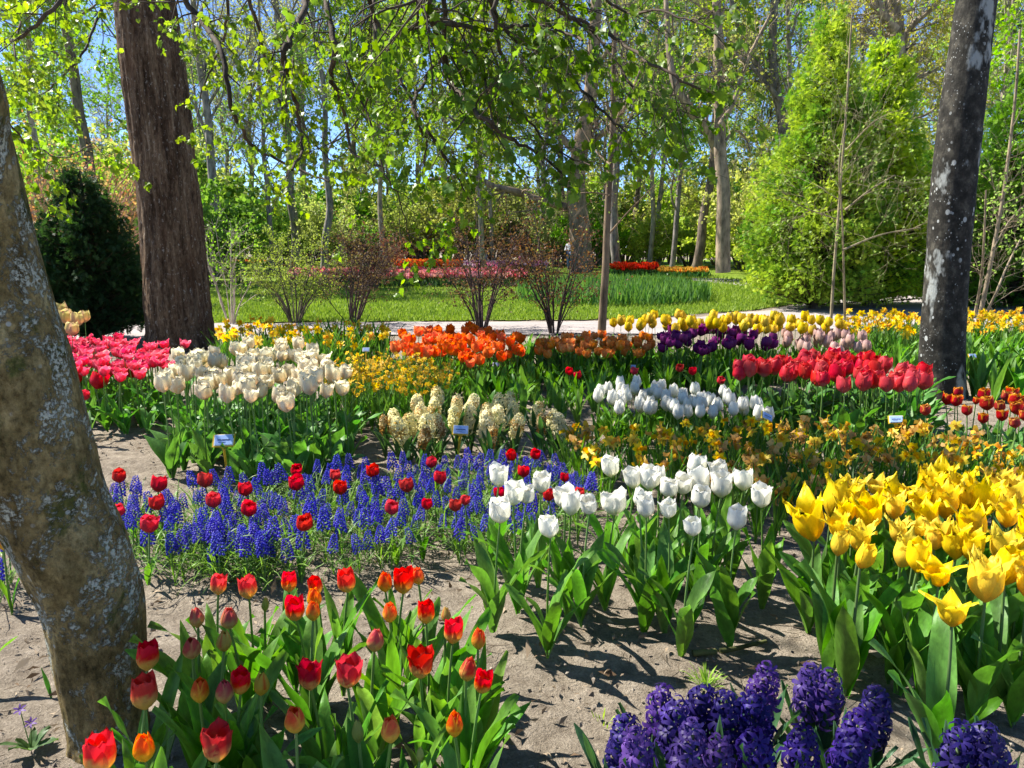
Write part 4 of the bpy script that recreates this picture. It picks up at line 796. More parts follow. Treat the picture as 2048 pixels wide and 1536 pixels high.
for x, y in pts:
    z = rng.uniform(.10, .20); root = empty('grape_hyacinth', (x, y, 0), rng.uniform(0, 6.28), cat='grape hyacinth', group='blue grape hyacinths between the red tulips', label='bright blue grape hyacinth among the red tulips in the middle bed')
    put('flower_spike', MU[rng.integers(5)], root, (0, 0, z - .03), (rng.normal(0, .12), rng.normal(0, .12), 0), rng.uniform(.95, 1.4)); put('stem', STEMS_THIN[0][0], root, sc=(1, 1, z)); put('foliage', FOL_GRASS[rng.integers(7)], root, rot=(0, 0, rng.uniform(0, 6)), sc=rng.uniform(.75, 1.1))
cM = lambda v, u, r: lerp((.55, .006, .014), (.70, .012, .02), v) * (1 + r.normal(0, .05))
TM = family(5, lambda r: tulip_mesh('flower', r, cM, 1.05, r.uniform(.8, .95), .2, 0, .02, (7, 9), double=1))
LIST = [(238, 952, 26), (315, 968, 32), (316, 1005, 30), (238, 1020, 26), (297, 1047, 36), (410, 960, 30), (428, 1000, 30), (492, 978, 28), (497, 1017, 31), (591, 938, 23), (594, 965, 31), (670, 950, 22), (682, 975, 28), (745, 942, 26), (816, 970, 29), (862, 925, 22), (882, 955, 26), (855, 1008, 22), (782, 1015, 28), (911, 1010, 26), (610, 1045, 32), (1026, 910, 22), (1070, 908, 21), (1047, 943, 24), (1098, 990, 24), (1000, 985, 22), (1130, 955, 18), (1160, 985, 20), (930, 1000, 20)]
items = []
for i, (px, py, w) in enumerate(LIST):
    r_, qx, d = place_tulip('scarlet_tulip', 'tulip', px, py, w, .24, TM[i % 5], 2, None, STEMS, rng, .12, 'scarlet tulips among the grape hyacinths', asp=1.05); items.append((r_, qx, d, 'scarlet cup shaped tulip'))
label_rows(items, 'among the grape hyacinths', 2)
r_, _, _ = place_tulip('yellow_tulip', 'tulip', 6, 1085, 22, .26, FRONT['O'][1][0], 2, None, STEMS, rng, .05, asp=1.5); r_['label'] = 'single orange yellow tulip peeping out behind the leaning lichen trunk'

# beds made by scattering heads over a patch
def tulip_bed(name, poly, z, zj, step, w, fam, asp, fol, look, where, group, rng, most=None, fs=1.0, stem=None, tilt=.12, rows=None, wj=.12, cat='tulip'):
    items = []
    for x, y in scatter(poly, z, step, rng, most):
        zz = z + rng.uniform(-zj, zj); r_, qx, d = place_tulip(name, cat, 0, 0, w * rng.uniform(1 - wj, 1 + wj), zz, fam[rng.integers(len(fam))], 0, fol, stem, rng, tilt, group, xy=(x, y), asp=asp, fol_h=fs * rng.uniform(.9, 1.1))
        items.append((r_, qx, d, look))
    label_rows(items, where, rows); return len(items)
NB = {}
cC = lambda v, u, r: lerp(lerp((.82, .60, .38), (.88, .80, .56), sstep(.1, .8, v)), (.90, .85, .66), sstep(.35, 1, abs(u))) * (1 + r.normal(0, .03))
CR = family(7, lambda r: tulip_mesh('flower', r, cC, 1.22, r.uniform(.75, 1.0), .15, .04, .035, (7, 9), wide=1.22, jit=.1))
NB['cream'] = tulip_bed('cream_tulip', [(322, 745), (335, 722), (385, 702), (450, 692), (520, 690), (590, 688), (645, 702), (690, 735), (690, 760), (655, 782), (560, 790), (430, 786), (385, 772), (325, 772)], .53, .035, .115, .092, CR, 1.22, FOL_BIG, 'cream ruffled tulip', 'by brown trunk', 'cream tulips beside the brown trunk', rng, fs=1.0, most=95)
cP = lambda v, u, r: lerp((.60, .02, .07), lerp((.84, .06, .14), (.88, .26, .32), sstep(.5, 1, abs(u))), sstep(.1, .6, v)) * (1 + r.normal(0, .04))
PK = family(6, lambda r: tulip_mesh('flower', r, cP, 1.1, r.uniform(1.0, 1.3), .45, .15, .015, (7, 9), jit=.12))
NB['pink'] = tulip_bed('pink_tulip', [(108, 705), (115, 682), (170, 675), (250, 680), (372, 690), (345, 715), (300, 742), (255, 745), (200, 740), (150, 748)], .45, .04, .135, .098, PK, 1.1, FOL_BIG, 'open bright pink tulip', 'by the leaning trunk', 'pink tulips between the two trunks', rng, fs=.85, tilt=.2)
items = []
for px, py, w in ((150, 752, 36), (190, 760, 34), (212, 742, 30), (165, 790, 22), (262, 738, 34)):
    r_, qx, d = place_tulip('pink_tulip', 'tulip', px, py, w, .34, TM[0], 0, FOL_BIG, STEMS, rng, .15, 'crimson tulips in front of the pink bed', asp=1.05); items.append((r_, qx, d, 'crimson tulip'))
label_rows(items, 'below the pink tulips beside leaning trunk', 1)
cPY = lambda v, u, r: lerp((.70, .42, .26), (.68, .62, .22), sstep(.1, .7, v) * sstep(0, .6, abs(u))) * (1 + r.normal(0, .03))
PYL = family(3, lambda r: tulip_mesh('flower', r, cPY, 1.15, .75, .2, 0, .015, (7, 9))); items = []
for px, py, w in ((98, 628, 26), (124, 620, 26), (106, 640, 24), (133, 632, 28), (112, 657, 30), (143, 657, 26), (156, 638, 24), (169, 632, 22), (90, 648, 24)):
    r_, qx, d = place_tulip('pale_tulip', 'tulip', px, py, w, .62, PYL[rng.integers(3)], 0, FOL_BIG, STEMS, rng, .08, 'pale yellow tulips in front of the yew', asp=1.15, fol_h=1.1); items.append((r_, qx, d, 'tall pale yellow tulip'))
label_rows(items, 'before the dark yew', 1)
cOR = lambda v, u, r: lerp((.82, .38, .05), lerp((.86, .13, .012), (.90, .27, .03), sstep(.3, 1, abs(u))), sstep(.05, .4, v)) * (1 + r.normal(0, .06))
ORG = family(6, lambda r: tulip_mesh('flower', r, cOR, 1.15, r.uniform(.8, 1.2), .35, .08, .03, (5, 8), jit=.14))
NB['orange'] = tulip_bed('orange_tulip', [(785, 695), (792, 675), (850, 668), (930, 662), (1000, 672), (1052, 682), (1045, 698), (980, 714), (870, 706), (830, 700)], .40, .07, .128, .097, ORG, 1.15, FOL, 'flame orange tulip', 'of left orange bed', 'flame orange tulips by the path', rng, fs=.85, tilt=.22, most=110)
cSA = lambda v, u, r: lerp((.84, .40, .06), lerp((.90, .26, .035), (.92, .46, .13), sstep(.3, 1, abs(u))), sstep(.05, .5, v)) * (1 + r.normal(0, .07))
SAL = family(6, lambda r: tulip_mesh('flower', r, cSA, 1.05, r.uniform(.8, 1.05), .25, .03, .03, (5, 8), jit=.12, double=1))
NB['salmon'] = tulip_bed('salmon_tulip', [(1075, 690), (1082, 676), (1200, 672), (1300, 680), (1308, 694), (1190, 704), (1090, 700)], .38, .05, .125, .09, SAL, 1.05, FOL, 'salmon orange double tulip', 'of salmon bed', 'salmon orange tulips in front of the young tree', rng, fs=.85, most=100)
cCO = lambda v, u, r: lerp(lerp((.55, .22, .22), (.62, .03, .05), sstep(.05, .4, v)), (.70, .06, .05), sstep(.4, 1, abs(u))) * (1 + r.normal(0, .05))
COR = family(6, lambda r: tulip_mesh('flower', r, cCO, 1.2, r.uniform(.62, .8), .2, 0, .012, (7, 9), wide=1.22))
NB['coral'] = tulip_bed('coral_tulip', [(1472, 745), (1480, 728), (1560, 722), (1620, 712), (1720, 714), (1780, 730), (1870, 750), (1868, 766), (1790, 768), (1690, 762), (1600, 750), (1540, 745)], .46, .03, .125, .098, COR, 1.2, FOL_BIG, 'coral red tulip', 'by spotted trunk', 'coral red tulips in front of the spotted trunk', rng, fs=1.0, tilt=.09, most=100)
WHM = family(5, lambda r: tulip_mesh('flower', r, cW, 1.5, r.uniform(.45, .62), .4, 0, .006, (7, 9), wide=1.2))
NB['white'] = tulip_bed('ivory_tulip', [(1182, 800), (1195, 782), (1235, 768), (1300, 770), (1380, 776), (1440, 785), (1548, 812), (1540, 828), (1440, 832), (1330, 822), (1250, 815)], .31, .03, .112, .066, WHM, 1.5, FOL, 'white egg shaped tulip', 'of middle white bed', 'white tulips in the middle bed', rng, fs=.8, tilt=.07, most=95)
cPU = lambda v, u, r: lerp((.13, .008, .10), (.23, .018, .18), v) * (1 + r.normal(0, .06))
PUR = family(4, lambda r: tulip_mesh('flower', r, cPU, 1.1, r.uniform(.75, .95), .15, 0, .012, (5, 7)))
NB['purple'] = tulip_bed('purple_tulip', [(1312, 690), (1318, 668), (1400, 662), (1480, 660), (1552, 676), (1552, 688), (1400, 690), (1350, 692)], .44, .06, .15, .09, PUR, 1.1, FOL, 'dark purple tulip', 'of purple bed', 'dark purple tulips before the yellow row', rng, fs=.9, most=95)
cYE = lambda v, u, r: lerp((.66, .50, .02), (.84, .64, .02), v) * (1 + r.normal(0, .04))
YEL_F = family(4, lambda r: tulip_mesh('flower', r, cYE, 1.25, r.uniform(.6, .75), .15, 0, .006, (5, 7)))
NB['yellow'] = tulip_bed('golden_tulip', [(1222, 640), (1224, 633), (1400, 637), (1500, 633), (1690, 642), (1690, 650), (1530, 654), (1400, 650), (1280, 646)], .56, .06, .15, .088, YEL_F, 1.25, FOL, 'round yellow tulip', 'of far yellow row', 'yellow tulips along the path', rng, fs=1.0, stem=STEMS_THIN, most=140)
cPA = lambda v, u, r: lerp((.55, .40, .26), (.62, .40, .38), v) * (1 + r.normal(0, .05))
PAL = family(4, lambda r: tulip_mesh('flower', r, cPA, 1.4, r.uniform(.5, .65), .3, 0, .006, (5, 7)))
NB['rose'] = tulip_bed('pale_pink_tulip', [(1555, 682), (1560, 668), (1650, 666), (1740, 676), (1752, 690), (1680, 694), (1600, 690)], .42, .06, .15, .085, PAL, 1.4, FOL, 'pale pink tulip', 'of faded pink bed', 'pale pink tulips behind the coral bed', rng, fs=.85, most=110)
cF = lambda v, u, r: lerp((.42, .006, .010), (.75, .36, .02), max(sstep(.80, .97, v), sstep(.86, 1, abs(u)) * sstep(.35, .6, v))) * (1 + r.normal(0, .05))
FRI = family(5, lambda r: tulip_mesh('flower', r, cF, 1.15, r.uniform(.8, .95), .1, 0, .03, (9, 12), wide=1.2)); items = []
for px, py, w in ((1852, 820, 20), (1893, 797, 22), (1914, 785, 20), (1911, 800, 22), (1935, 820, 20), (1968, 788, 22), (1952, 801, 13), (1976, 806, 26), (1967, 836, 20), (2005, 830, 22), (2000, 812, 20), (2025, 786, 24), (2030, 800, 24), (2010, 790, 20), (2037, 815, 26), (2033, 845, 20), (2042, 800, 20), (2052, 830, 22), (2066, 812, 22)):
    r_, qx, d = place_tulip('fringed_tulip', 'tulip', px, py, w, .36, FRI[rng.integers(5)], 0, FOL_BIG, STEMS, rng, .12, 'fringed red tulips right of the spotted trunk', asp=1.15, fol_h=.72); items.append((r_, qx, d, 'red tulip with yellow fringe'))
label_rows(items, 'beside the spotted trunk', 1)

# daffodils: yellow and withered ones, jonquils, a far yellow row
def daffodil_mesh(r, withered, name='flower', R=.036):
    mb = MB()
    if not withered:
        SV, SF = [], []
        for i in range(6):
            a = i * math.pi / 3 + r.normal(0, .06); c, s = math.cos(a), math.sin(a)
            for rr, ww, zz in ((.1, .12, 0), (.5, .30, .06), (.85, .2, .0), (1.05, .02, -.08)):
                for e in (-1, 1): SV.append((rr * c - e * ww * s, rr * s + e * ww * c, zz + r.normal(0, .05)))
            SF += [[i * 8 + j * 2, i * 8 + j * 2 + 1, i * 8 + j * 2 + 3, i * 8 + j * 2 + 2] for j in range(3)]
        mb.add(np.array(SV) * R, SF, 0, (.80, .58, .015))
        t = np.linspace(0, 6.28, 9)[:-1]; P = [np.stack([np.cos(t) * q, np.sin(t) * q, 0 * t + z], 1) for q, z in ((.2, 0), (.24, .35), (.27, .6), (.38, .74 + .05))]
        mb.add(np.concatenate(P) * R, [[j * 8 + i, j * 8 + (i + 1) % 8, j * 8 + 8 + (i + 1) % 8, j * 8 + 8 + i] for j in range(3) for i in range(8)], 0, (.80, .40, .01))
    else:
        n = 16; O = r.normal(0, .35 * R, (n, 3)) * (1, 1, 1.2); V = np.array([(-.3, 0, 0), (.3, 0, .1), (.45, .5, .25), (-.2, .55, -.1), (.25, 1.0, .1), (-.3, .95, .3)]); g = r.uniform(0, 1, (n, 1))
        c = np.array((.52, .26, .05)) * (1 - g) + np.array((.74, .48, .15)) * g; c[r.uniform(size=n) < .25] = (.62, .40, .03)
        mb.inst(V, np.array([[0, 1, 2, 3], [3, 2, 4, 5]]), rand_rot(r, n) * R * .9, O, 0, c)
    return mb.mesh(name, [M['petal']])
DY, DW = family(4, lambda r: daffodil_mesh(r, 0)), family(6, lambda r: daffodil_mesh(r, 1)); DFAR = family(3, lambda r: daffodil_mesh(r, 0, R=.05))
def daffodil_bed(name, poly, z, zj, step, wither, s, fol, fs, lab_y, lab_w, grp, rng, most, cat='daffodil', Y=DY):
    k = 0
    for x, y in scatter(poly, z, step, rng, most):
        w = rng.uniform() < wither; zz = z + rng.uniform(-zj, zj); root = empty(name, (x, y, 0), rng.uniform(0, 6.28), cat=cat, group=('withered ' if w else 'yellow ') + grp, label=lab_w if w else lab_y)
        az = rng.uniform(0, 6.28); put('flower', (DW if w else Y)[rng.integers(len(DW if w else Y))], root, (.02 * math.cos(az), .02 * math.sin(az), zz - (.015 if w else 0)), (0, 0, 0) if w else (rng.uniform(.7, 1.7), 0, az), s * rng.uniform(.85, 1.2))
        put('stem', STEMS_THIN[rng.integers(5)][0], root, sc=(1, 1, zz)); put('foliage', fol[rng.integers(len(fol))], root, rot=(0, 0, rng.uniform(0, 6)), sc=fs * rng.uniform(.85, 1.15)); k += 1
    return k
NB['daff'] = daffodil_bed('daffodil', [(1125, 868), (1160, 850), (1260, 858), (1400, 850), (1560, 842), (1700, 845), (1850, 850), (1990, 880), (2080, 900), (2080, 985), (1980, 965), (1850, 925), (1720, 935), (1640, 960), (1560, 985), (1460, 960), (1300, 925), (1180, 915)], .27, .05, .118, .42, 1.05, FOL_STRAP, .95, 'yellow daffodil blooming among withered ones in front of the coral tulips', 'withered brown orange daffodil drooping in front of the coral tulips', 'daffodils of the middle bed', rng, 260)
def cluster_mesh(r):
    mb = MB()
    for q in range(4):
        O = r.normal(0, .018, 3); V = []; tubes(mb, np.array([[(0, 0, -.035), tuple(O * .5 + (0, 0, -.012)), tuple(O)]]), np.full((1, 3), .0014), 4, 0, (.2, .3, .06)); a = np.arange(6) * math.pi / 3; D = norm(r.normal(size=3) + np.array((0, 0, .5)))
        X = norm(np.cross(D, r.normal(size=3))); Y = np.cross(D, X); c, s = np.cos(a)[:, None], np.sin(a)[:, None]; d1 = X * c + Y * s; d2 = -X * s + Y * c; R = .017
        V = np.concatenate([O + d1 * R * .1 - d2 * R * .1, O + d1 * R * .6 - d2 * R * .32, O + d1 * R * 1.05, O + d1 * R * .6 + d2 * R * .32]); mb.add(V, [[i, 6 + i, 12 + i, 18 + i] for i in range(6)], 0, (.72, .48, .015))
        mb.add(np.concatenate([O + D * R * .5 + d1 * R * .34, O + D * .002 + d1 * R * .2]), [[i, (i + 1) % 6, 6 + (i + 1) % 6, 6 + i] for i in range(6)], 0, (.74, .38, .01))
    return mb.mesh('flower', [M['petal']])
JON = family(5, cluster_mesh)
NB['jon'] = daffodil_bed('jonquil', [(640, 745), (690, 722), (760, 718), (830, 722), (900, 728), (902, 755), (880, 775), (800, 778), (700, 782)], .33, .05, .098, 0, 1.25, FOL_STRAP, 1.05, 'small yellow jonquil cluster on thin green stem between cream and orange tulips', '', 'jonquils between the cream and orange tulips', rng, 150, 'jonquil', JON)
NB['back'] = daffodil_bed('pale_narcissus', [(425, 668), (440, 652), (540, 646), (640, 655), (760, 660), (800, 668), (770, 680), (640, 684), (500, 680)], .36, .08, .17, 0, 1.05, FOL_STRAP, 1.15, 'pale yellow narcissus along the path right of the brown trunk', '', 'daffodils right of the brown trunk', rng, 130, 'narcissus', Y=DFAR)
NB['gold'] = daffodil_bed('golden_narcissus', [(1690, 644), (1700, 633), (1840, 632), (1930, 628), (2080, 632), (2080, 652), (1930, 652), (1840, 656), (1700, 654)], .42, .10, .13, 0, .95, FOL_STRAP, 1.2, 'golden narcissus in the dense row along the path near the spotted trunk', '', 'daffodils of the dense row by the spotted trunk', rng, 270, 'narcissus', Y=DFAR)

# plants without flowers
def leafy(name, poly, step, fol, fs, label, group, rng, most, cat='tulip plant'):
    for x, y in scatter(poly, .12, step, rng, most): put(name, fol[rng.integers(len(fol))], None, (x, y, 0), (0, 0, rng.uniform(0, 6)), fs * rng.uniform(.75, 1.2), label=label, cat=cat, group=group)
leafy('tulip_plant', [(890, 790), (905, 742), (1060, 735), (1200, 735), (1330, 735), (1480, 735), (1480, 790), (1250, 775), (1190, 810), (1160, 826), (1060, 822), (960, 812)], .17, FOL, .95, 'green tulip plant without bloom between the orange tulips and pale hyacinths', 'budless tulip plants behind the pale hyacinths', rng, 130)
leafy('tulip_plant', [(1300, 735), (1320, 715), (1480, 720), (1720, 700), (1840, 712), (1840, 735), (1500, 745), (1470, 770)], .21, FOL, .95, 'green tulip plant without bloom behind the coral tulips', 'budless tulip plants behind the coral bed', rng, 90)
leafy('tulip_plant', [(1925, 770), (1925, 700), (2090, 680), (2090, 800)], .18, FOL, 1.15, 'green tulip plant with pale buds right of the spotted trunk', 'budless tulip plants right of the spotted trunk', rng, 90)
leafy('tulip_plant', [(880, 742), (900, 722), (1040, 705), (1065, 685), (1085, 705), (1320, 705), (1320, 735), (1060, 738)], .19, FOL, .95, 'green tulip plant without bloom at the foot of the orange tulips', 'budless tulip plants under the orange beds', rng, 70)
leafy('tulip_plant', [(1690, 778), (1860, 775), (1850, 840), (1700, 830)], .16, FOL_BIG, .9, 'leafy green tulip plant at the foot of the spotted trunk', 'budless tulip plants at the spotted trunk', rng, 45)
leafy('daffodil_plant', [(560, 712), (600, 700), (740, 695), (780, 715), (740, 722), (640, 735)], .16, FOL_STRAP, 1.45, 'clump of upright dark green daffodil leaves behind the cream tulips', 'green daffodil clumps behind the cream tulips', rng, 60, 'daffodil plant')
items = []
for px, py in ((1140, 742), (1158, 750), (1268, 742), (1360, 735), (1385, 742), (1440, 760)):
    r_, qx, d = place_tulip('red_star_tulip', 'tulip', px, py, 16, .30, PK[0] if px > 3000 else TM[1], 0, None, STEMS_THIN, rng, .2, 'small red tulips among the green plants', asp=1.05); items.append((r_, qx, d, 'small red tulip'))
label_rows(items, 'among green plants behind white bed', 1)

# far beds that read as one mass
def far_bed(name, label, x0, x1, py0, py1, zt, n, cols, w, rng, leaf=True, lz=.28):
    y1, y0 = at_z(1024, py0, zt)[1], at_z(1024, py1, zt)[1]; y = rng.uniform(y0, y1, n); x = (rng.uniform(x0, x1, n) - 1024) / FPX * y * 1.0 * (CP + .06); z = zt + rng.normal(0, .04, n)
    a = np.linspace(0, 6.28, 6)[:-1]; V = np.concatenate([[(0, 0, -.6)], np.stack([np.cos(a) * .5, np.sin(a) * .5, 0 * a], 1), np.stack([np.cos(a) * .42, np.sin(a) * .42, 0 * a + .6], 1)]); q = [[1 + i, 1 + (i + 1) % 5, 6 + (i + 1) % 5, 6 + i] for i in range(5)]; t = [[0, 1 + (i + 1) % 5, 1 + i] for i in range(5)]
    mb = MB(); Mx = np.eye(3)[None] * (w * rng.uniform(.8, 1.2, n))[:, None, None]; O = np.stack([x, y, z], 1)
    patch = (vnoise(x * .7, y * .7, int(n)) * len(cols) * .999).astype(int); k = np.where(rng.uniform(size=n) < .6, patch, rng.integers(len(cols), size=n)); c = np.array(cols)[k] * rng.uniform(.8, 1.15, (n, 1))
    for F in (q, t): mb.inst(V, np.array(F), Mx, O, 0, c)
    if leaf:
        m = n * 3; j = rng.integers(n, size=m); B = O[j] * (1, 1, 0) + rng.normal(0, .08, (m, 3)) * (1, 1, 0); D = norm(rng.normal(0, .35, (m, 3)) + np.array((0, 0, 1)))
        g = rng.uniform(0, 1, (m, 1)); mb.inst(CARD_V * (.28, 1, 1), CARD_F, frames(D, rng) * rng.uniform(lz * .7, lz * 1.2, m)[:, None, None], B, 1, np.array((.04, .11, .04)) * (1 - g) + np.array((.08, .17, .06)) * g)
    put(name, mb.mesh(name, [M['petal'], M['leaf']]), kind='stuff', label=label)
far_bed('pink_flower_bed', 'far mass of pink and salmon tulips beyond the lawn', 600, 1052, 540, 551, .38, 2600, [(.70, .12, .16), (.72, .25, .20), (.74, .36, .28), (.62, .05, .08), (.72, .30, .36)], .11, rng)
far_bed('red_flower_bed', 'farther mass of red and orange tulips before the seated visitors', 800, 930, 520, 530, .38, 1100, [(.66, .04, .02), (.70, .14, .02), (.72, .30, .03)], .14, rng)
far_bed('yellow_flower_bed', 'far strip of yellow flowers left of the red tulip mass', 690, 800, 517, 522, .38, 300, [(.70, .48, .04), (.6, .42, .06)], .13, rng)
far_bed('mauve_flower_bed', 'far mass of mauve and white tulips right of the seated visitors', 930, 1090, 524, 531, .38, 900, [(.58, .22, .42), (.7, .5, .6), (.62, .16, .3)], .12, rng)
far_bed('scarlet_flower_bed', 'far strip of scarlet tulips right of the young tree', 1210, 1300, 529, 535, .38, 600, [(.62, .02, .02), (.60, .06, .02)], .12, rng)
far_bed('orange_flower_bed', 'far thin strip of orange flowers before the forked tree', 1300, 1395, 537, 541, .30, 300, [(.66, .22, .05), (.66, .40, .08)], .10, rng)
far_bed('mixed_flower_bed', 'far strip of orange and yellow flowers behind the pale sapling', 430, 560, 518, 523, .38, 350, [(.68, .16, .03), (.70, .42, .05)], .13, rng)
def green_bed():
    n = 7000; w = np.array([at_z(a, b, 0)[:2] for a, b in [(1035, 606), (1060, 582), (1180, 573), (1320, 574), (1412, 590), (1418, 608), (1300, 616), (1120, 614)]]); lo, hi = w.min(0), w.max(0)
    p = rng.uniform(lo, hi, (n * 3, 2)); p = p[inside(w, p[:, 0], p[:, 1])][:n]; n = len(p); D = norm(rng.normal(0, .22, (n, 3)) + np.array((0, 0, 1))); g = rng.uniform(0, 1, (n, 1))
    mb = MB(); mb.inst(CARD_V * (.12, 1, 1), CARD_F, frames(D, rng) * rng.uniform(.28, .52, n)[:, None, None], np.concatenate([p, np.zeros((n, 1))], 1), 0, np.array((.06, .17, .04)) * (1 - g) + np.array((.20, .34, .09)) * g)
    put('leaf_bed', mb.mesh('leaf_bed', [M['leaf']]), kind='stuff', label='dense bed of green bulb leaves on the lawn behind the yellow tulips')
green_bed()
print('BEDS', NB, 'muscari', len(pts))

# ---------------------------------------------------------------- plant labels, people, litter
def box(mb, c, s, m, R=None):
    V = np.array([(x, y, z) for x in (-.5, .5) for y in (-.5, .5) for z in (-.5, .5)]) * s + c
    mb.add(V if R is None else V, [[0, 1, 3, 2], [4, 6, 7, 5], [0, 4, 5, 1], [2, 3, 7, 6], [0, 2, 6, 4], [1, 5, 7, 3]], m)
def plant_sign(px, py, wpx, base, roll, yaw, label, writing=True, yellow=True):
    b = at_z(*base); Y = b[1]; c = at_y(px, py, Y); w = wpx * slant(c) / FPX; root = empty('plant_sign', (b[0], b[1], 0), yaw, label=label, cat='plant sign', group='plant name signs'); h = c[2]
    mb = MB(); dx = c[0] - b[0]
    for x in (-.0035, .0035): tubes(mb, np.array([[(x, 0, -.03), (x + dx * .5, 0, h * .5), (x + dx, 0, h - .3 * w)]]), np.array([[.003, .003, .004]]), 6, 0)
    V = np.array([(-.006, -.002, -.10 * w), (.006, -.002, -.10 * w), (.16 * w, -.002, .10 * w), (-.16 * w, -.002, .10 * w)]) + (dx, 0, h - .36 * w); V2 = V + (0, .006, 0)
    mb.add(np.concatenate([V, V2]), [[0, 1, 2, 3], [7, 6, 5, 4], [0, 4, 5, 1], [1, 5, 6, 2], [2, 6, 7, 3], [3, 7, 4, 0]], 0)
    put('post', mb.mesh('post', [M['sign_yellow']], False), root)
    rot = (-.55, roll, 0); hw = w * .60; pl = MB(); box(pl, (0, .003, 0), (w, .006, hw), 0); plate = put('plate', pl.mesh('plate', [M['sign_yellow'] if yellow else M['sign_white']], False), root, (dx, 0, h), rot)
    pl = MB(); box(pl, (.02 * w, -.0018, .02 * w), (w * .88, .002, hw * .86), 0); put('card_edge', pl.mesh('card_edge', [M['sign_white']], False), plate)
    pl = MB(); box(pl, (.02 * w, -.0038, .02 * w), (w * .80, .002, hw * .74), 0); put('card', pl.mesh('card', [M['sign_blue']], False), plate)
    if writing:      # the photograph's lettering is an unreadable dark smudge: short uneven strokes
        pl = MB(); r = np.random.default_rng(int(px)); x = -.27 * w
        while x < .29 * w:
            s = r.uniform(.012, .03) * w; box(pl, (x + s / 2, -.0052, r.uniform(-.012, .012) * w + .02 * w), (s * .8, .001, r.uniform(.03, .065) * w), 0); x += s + .006 * w
        x = -.2 * w
        while x < .1 * w:
            s = r.uniform(.01, .02) * w; box(pl, (x, -.0052, -.09 * w), (s * .8, .001, .018 * w), 0); x += s + .006 * w
        put('lettering', pl.mesh('lettering', [M['ink']], False), plate)
plant_sign(447, 881, 44, (457, 975), -.04, 0, 'blue name card on a yellow post in front of the cream tulips')
plant_sign(921, 860, 34, (914, 934), .05, 0, 'blue name card on yellow post before the pale hyacinths')
plant_sign(1531, 832, 28, (1547, 935), .45, .3, 'tilted diamond like name card at the end of the white bed')
plant_sign(1793, 840, 28, (1797, 945), -.08, -.3, 'name card below the coral tulips before the spotted trunk')
plant_sign(1945, 712, 16, (1944, 765), 0, 0, 'small pale blue card right of the spotted trunk', False)
plant_sign(1266, 733, 12, (1266, 780), 0, 0, 'tiny blue card among green plants behind the white bed', False)
plant_sign(992, 729, 14, (990, 776), .1, 0, 'tiny white card below the flame orange tulips', False, False)
plant_sign(732, 699, 14, (732, 757), 0, 0, 'tiny white card beside the yellow daffodils and orange tulips', False, False)

def skin_fig(name, J, E, m, parent=None, loc=(0, 0, 0), rz=0.0, root=0, **kw):
    me = bpy.data.meshes.new(name); me.from_pydata([j[:3] for j in J], E, []); me.materials.append(m); o = put(name, me, parent, loc, (0, 0, rz), **kw)
    md = o.modifiers.new('skin', 'SKIN'); md.use_smooth_shade = True
    for v, j in zip(me.skin_vertices[0].data, J): v.radius = (j[3], j[3] * (j[4] if len(j) > 4 else 1))
    me.skin_vertices[0].data[root].use_root = True; s = o.modifiers.new('sub', 'SUBSURF'); s.levels = s.render_levels = 1; return o
def person(px, d, pose, top, legs, hair, label, rz):
    x = at_y(px, 492, d)[0]
    if pose == 'sit': hip, kn, an, sh = .30, (.22, .42, .42), (.20, .30, .06), (.0, .06, .78)
    else: hip, kn, an, sh = .92, (.10, .03, .50), (.10, -.02, .08), (.0, 0, 1.40)
    z1 = sh[2]; J = [(0, 0, hip, .15), (0, .02, (hip + z1) / 2, .135), (0, sh[1], z1 - .04, .14), (0, sh[1], z1 + .10, .055), (0, sh[1] + .02, z1 + .20, .085), (0, sh[1] + .02, z1 + .29, .075)]; E = [(0, 1), (1, 2), (2, 3), (3, 4), (4, 5)]
    for s in (-1, 1):
        n = len(J); J += [(s * .10, .03, hip - .02, .09), (s * kn[0], kn[1], kn[2], .065), (s * an[0], an[1], an[2], .045), (s * an[0], an[1] + .16, .04, .035)]; E += [(0, n), (n, n + 1), (n + 1, n + 2), (n + 2, n + 3)]
        J += [(s * .19, sh[1], z1 - .02, .06), (s * .24, .10 + sh[1], z1 - .28, .045), (s * .14, .30 + sh[1], z1 - .34, .035), (s * .12, .38 + sh[1], z1 - .33, .032)]; E += [(2, n + 4), (n + 4, n + 5), (n + 5, n + 6), (n + 6, n + 7)]
    b = skin_fig('person', J, E, M['skin'], None, (x, d, 0), rz, label=label, cat='person')
    k = [0, 1, 2, 10, 11, 12, 18, 19, 20]; jj = [J[i][:3] + (J[i][3] + .02,) for i in k]; jj[0] = jj[0][:2] + (hip - .03, .165); skin_fig('jacket', jj, [(0, 1), (1, 2), (2, 3), (3, 4), (4, 5), (2, 6), (6, 7), (7, 8)], top, b)
    k = [0, 6, 7, 8, 14, 15, 16]; skin_fig('trousers', [J[i][:3] + (J[i][3] + .018,) for i in k], [(0, 1), (1, 2), (2, 3), (0, 4), (4, 5), (5, 6)], legs, b)
    skin_fig('hair', [(0, sh[1] - .03, z1 + .20, .085), (0, sh[1] - .01, z1 + .28, .09), (0, sh[1] + .03, z1 + .325, .06)], [(0, 1), (1, 2)], hair, b)
person(952, 45.4, 'sit', M['navy'], M['navy'], M['hair_dark'], 'dark clothed person sitting close beside another behind red tulips', .3)
person(966, 45, 'sit', M['greyblue'], M['navy'], M['hair_grey'], 'grey haired person in pale grey blue jacket sitting behind red tulips', -.2)
person(1141, 41, 'stand', M['white_cloth'], M['denim'], M['hair_dark'], 'standing person in white top and blue jeans behind the barberry', 2.6)
person(1045, 38, 'sit', M['pink_cloth'], M['navy'], M['hair_dark'], 'crouching person in pink and dark clothes at the far bed', 1.2)

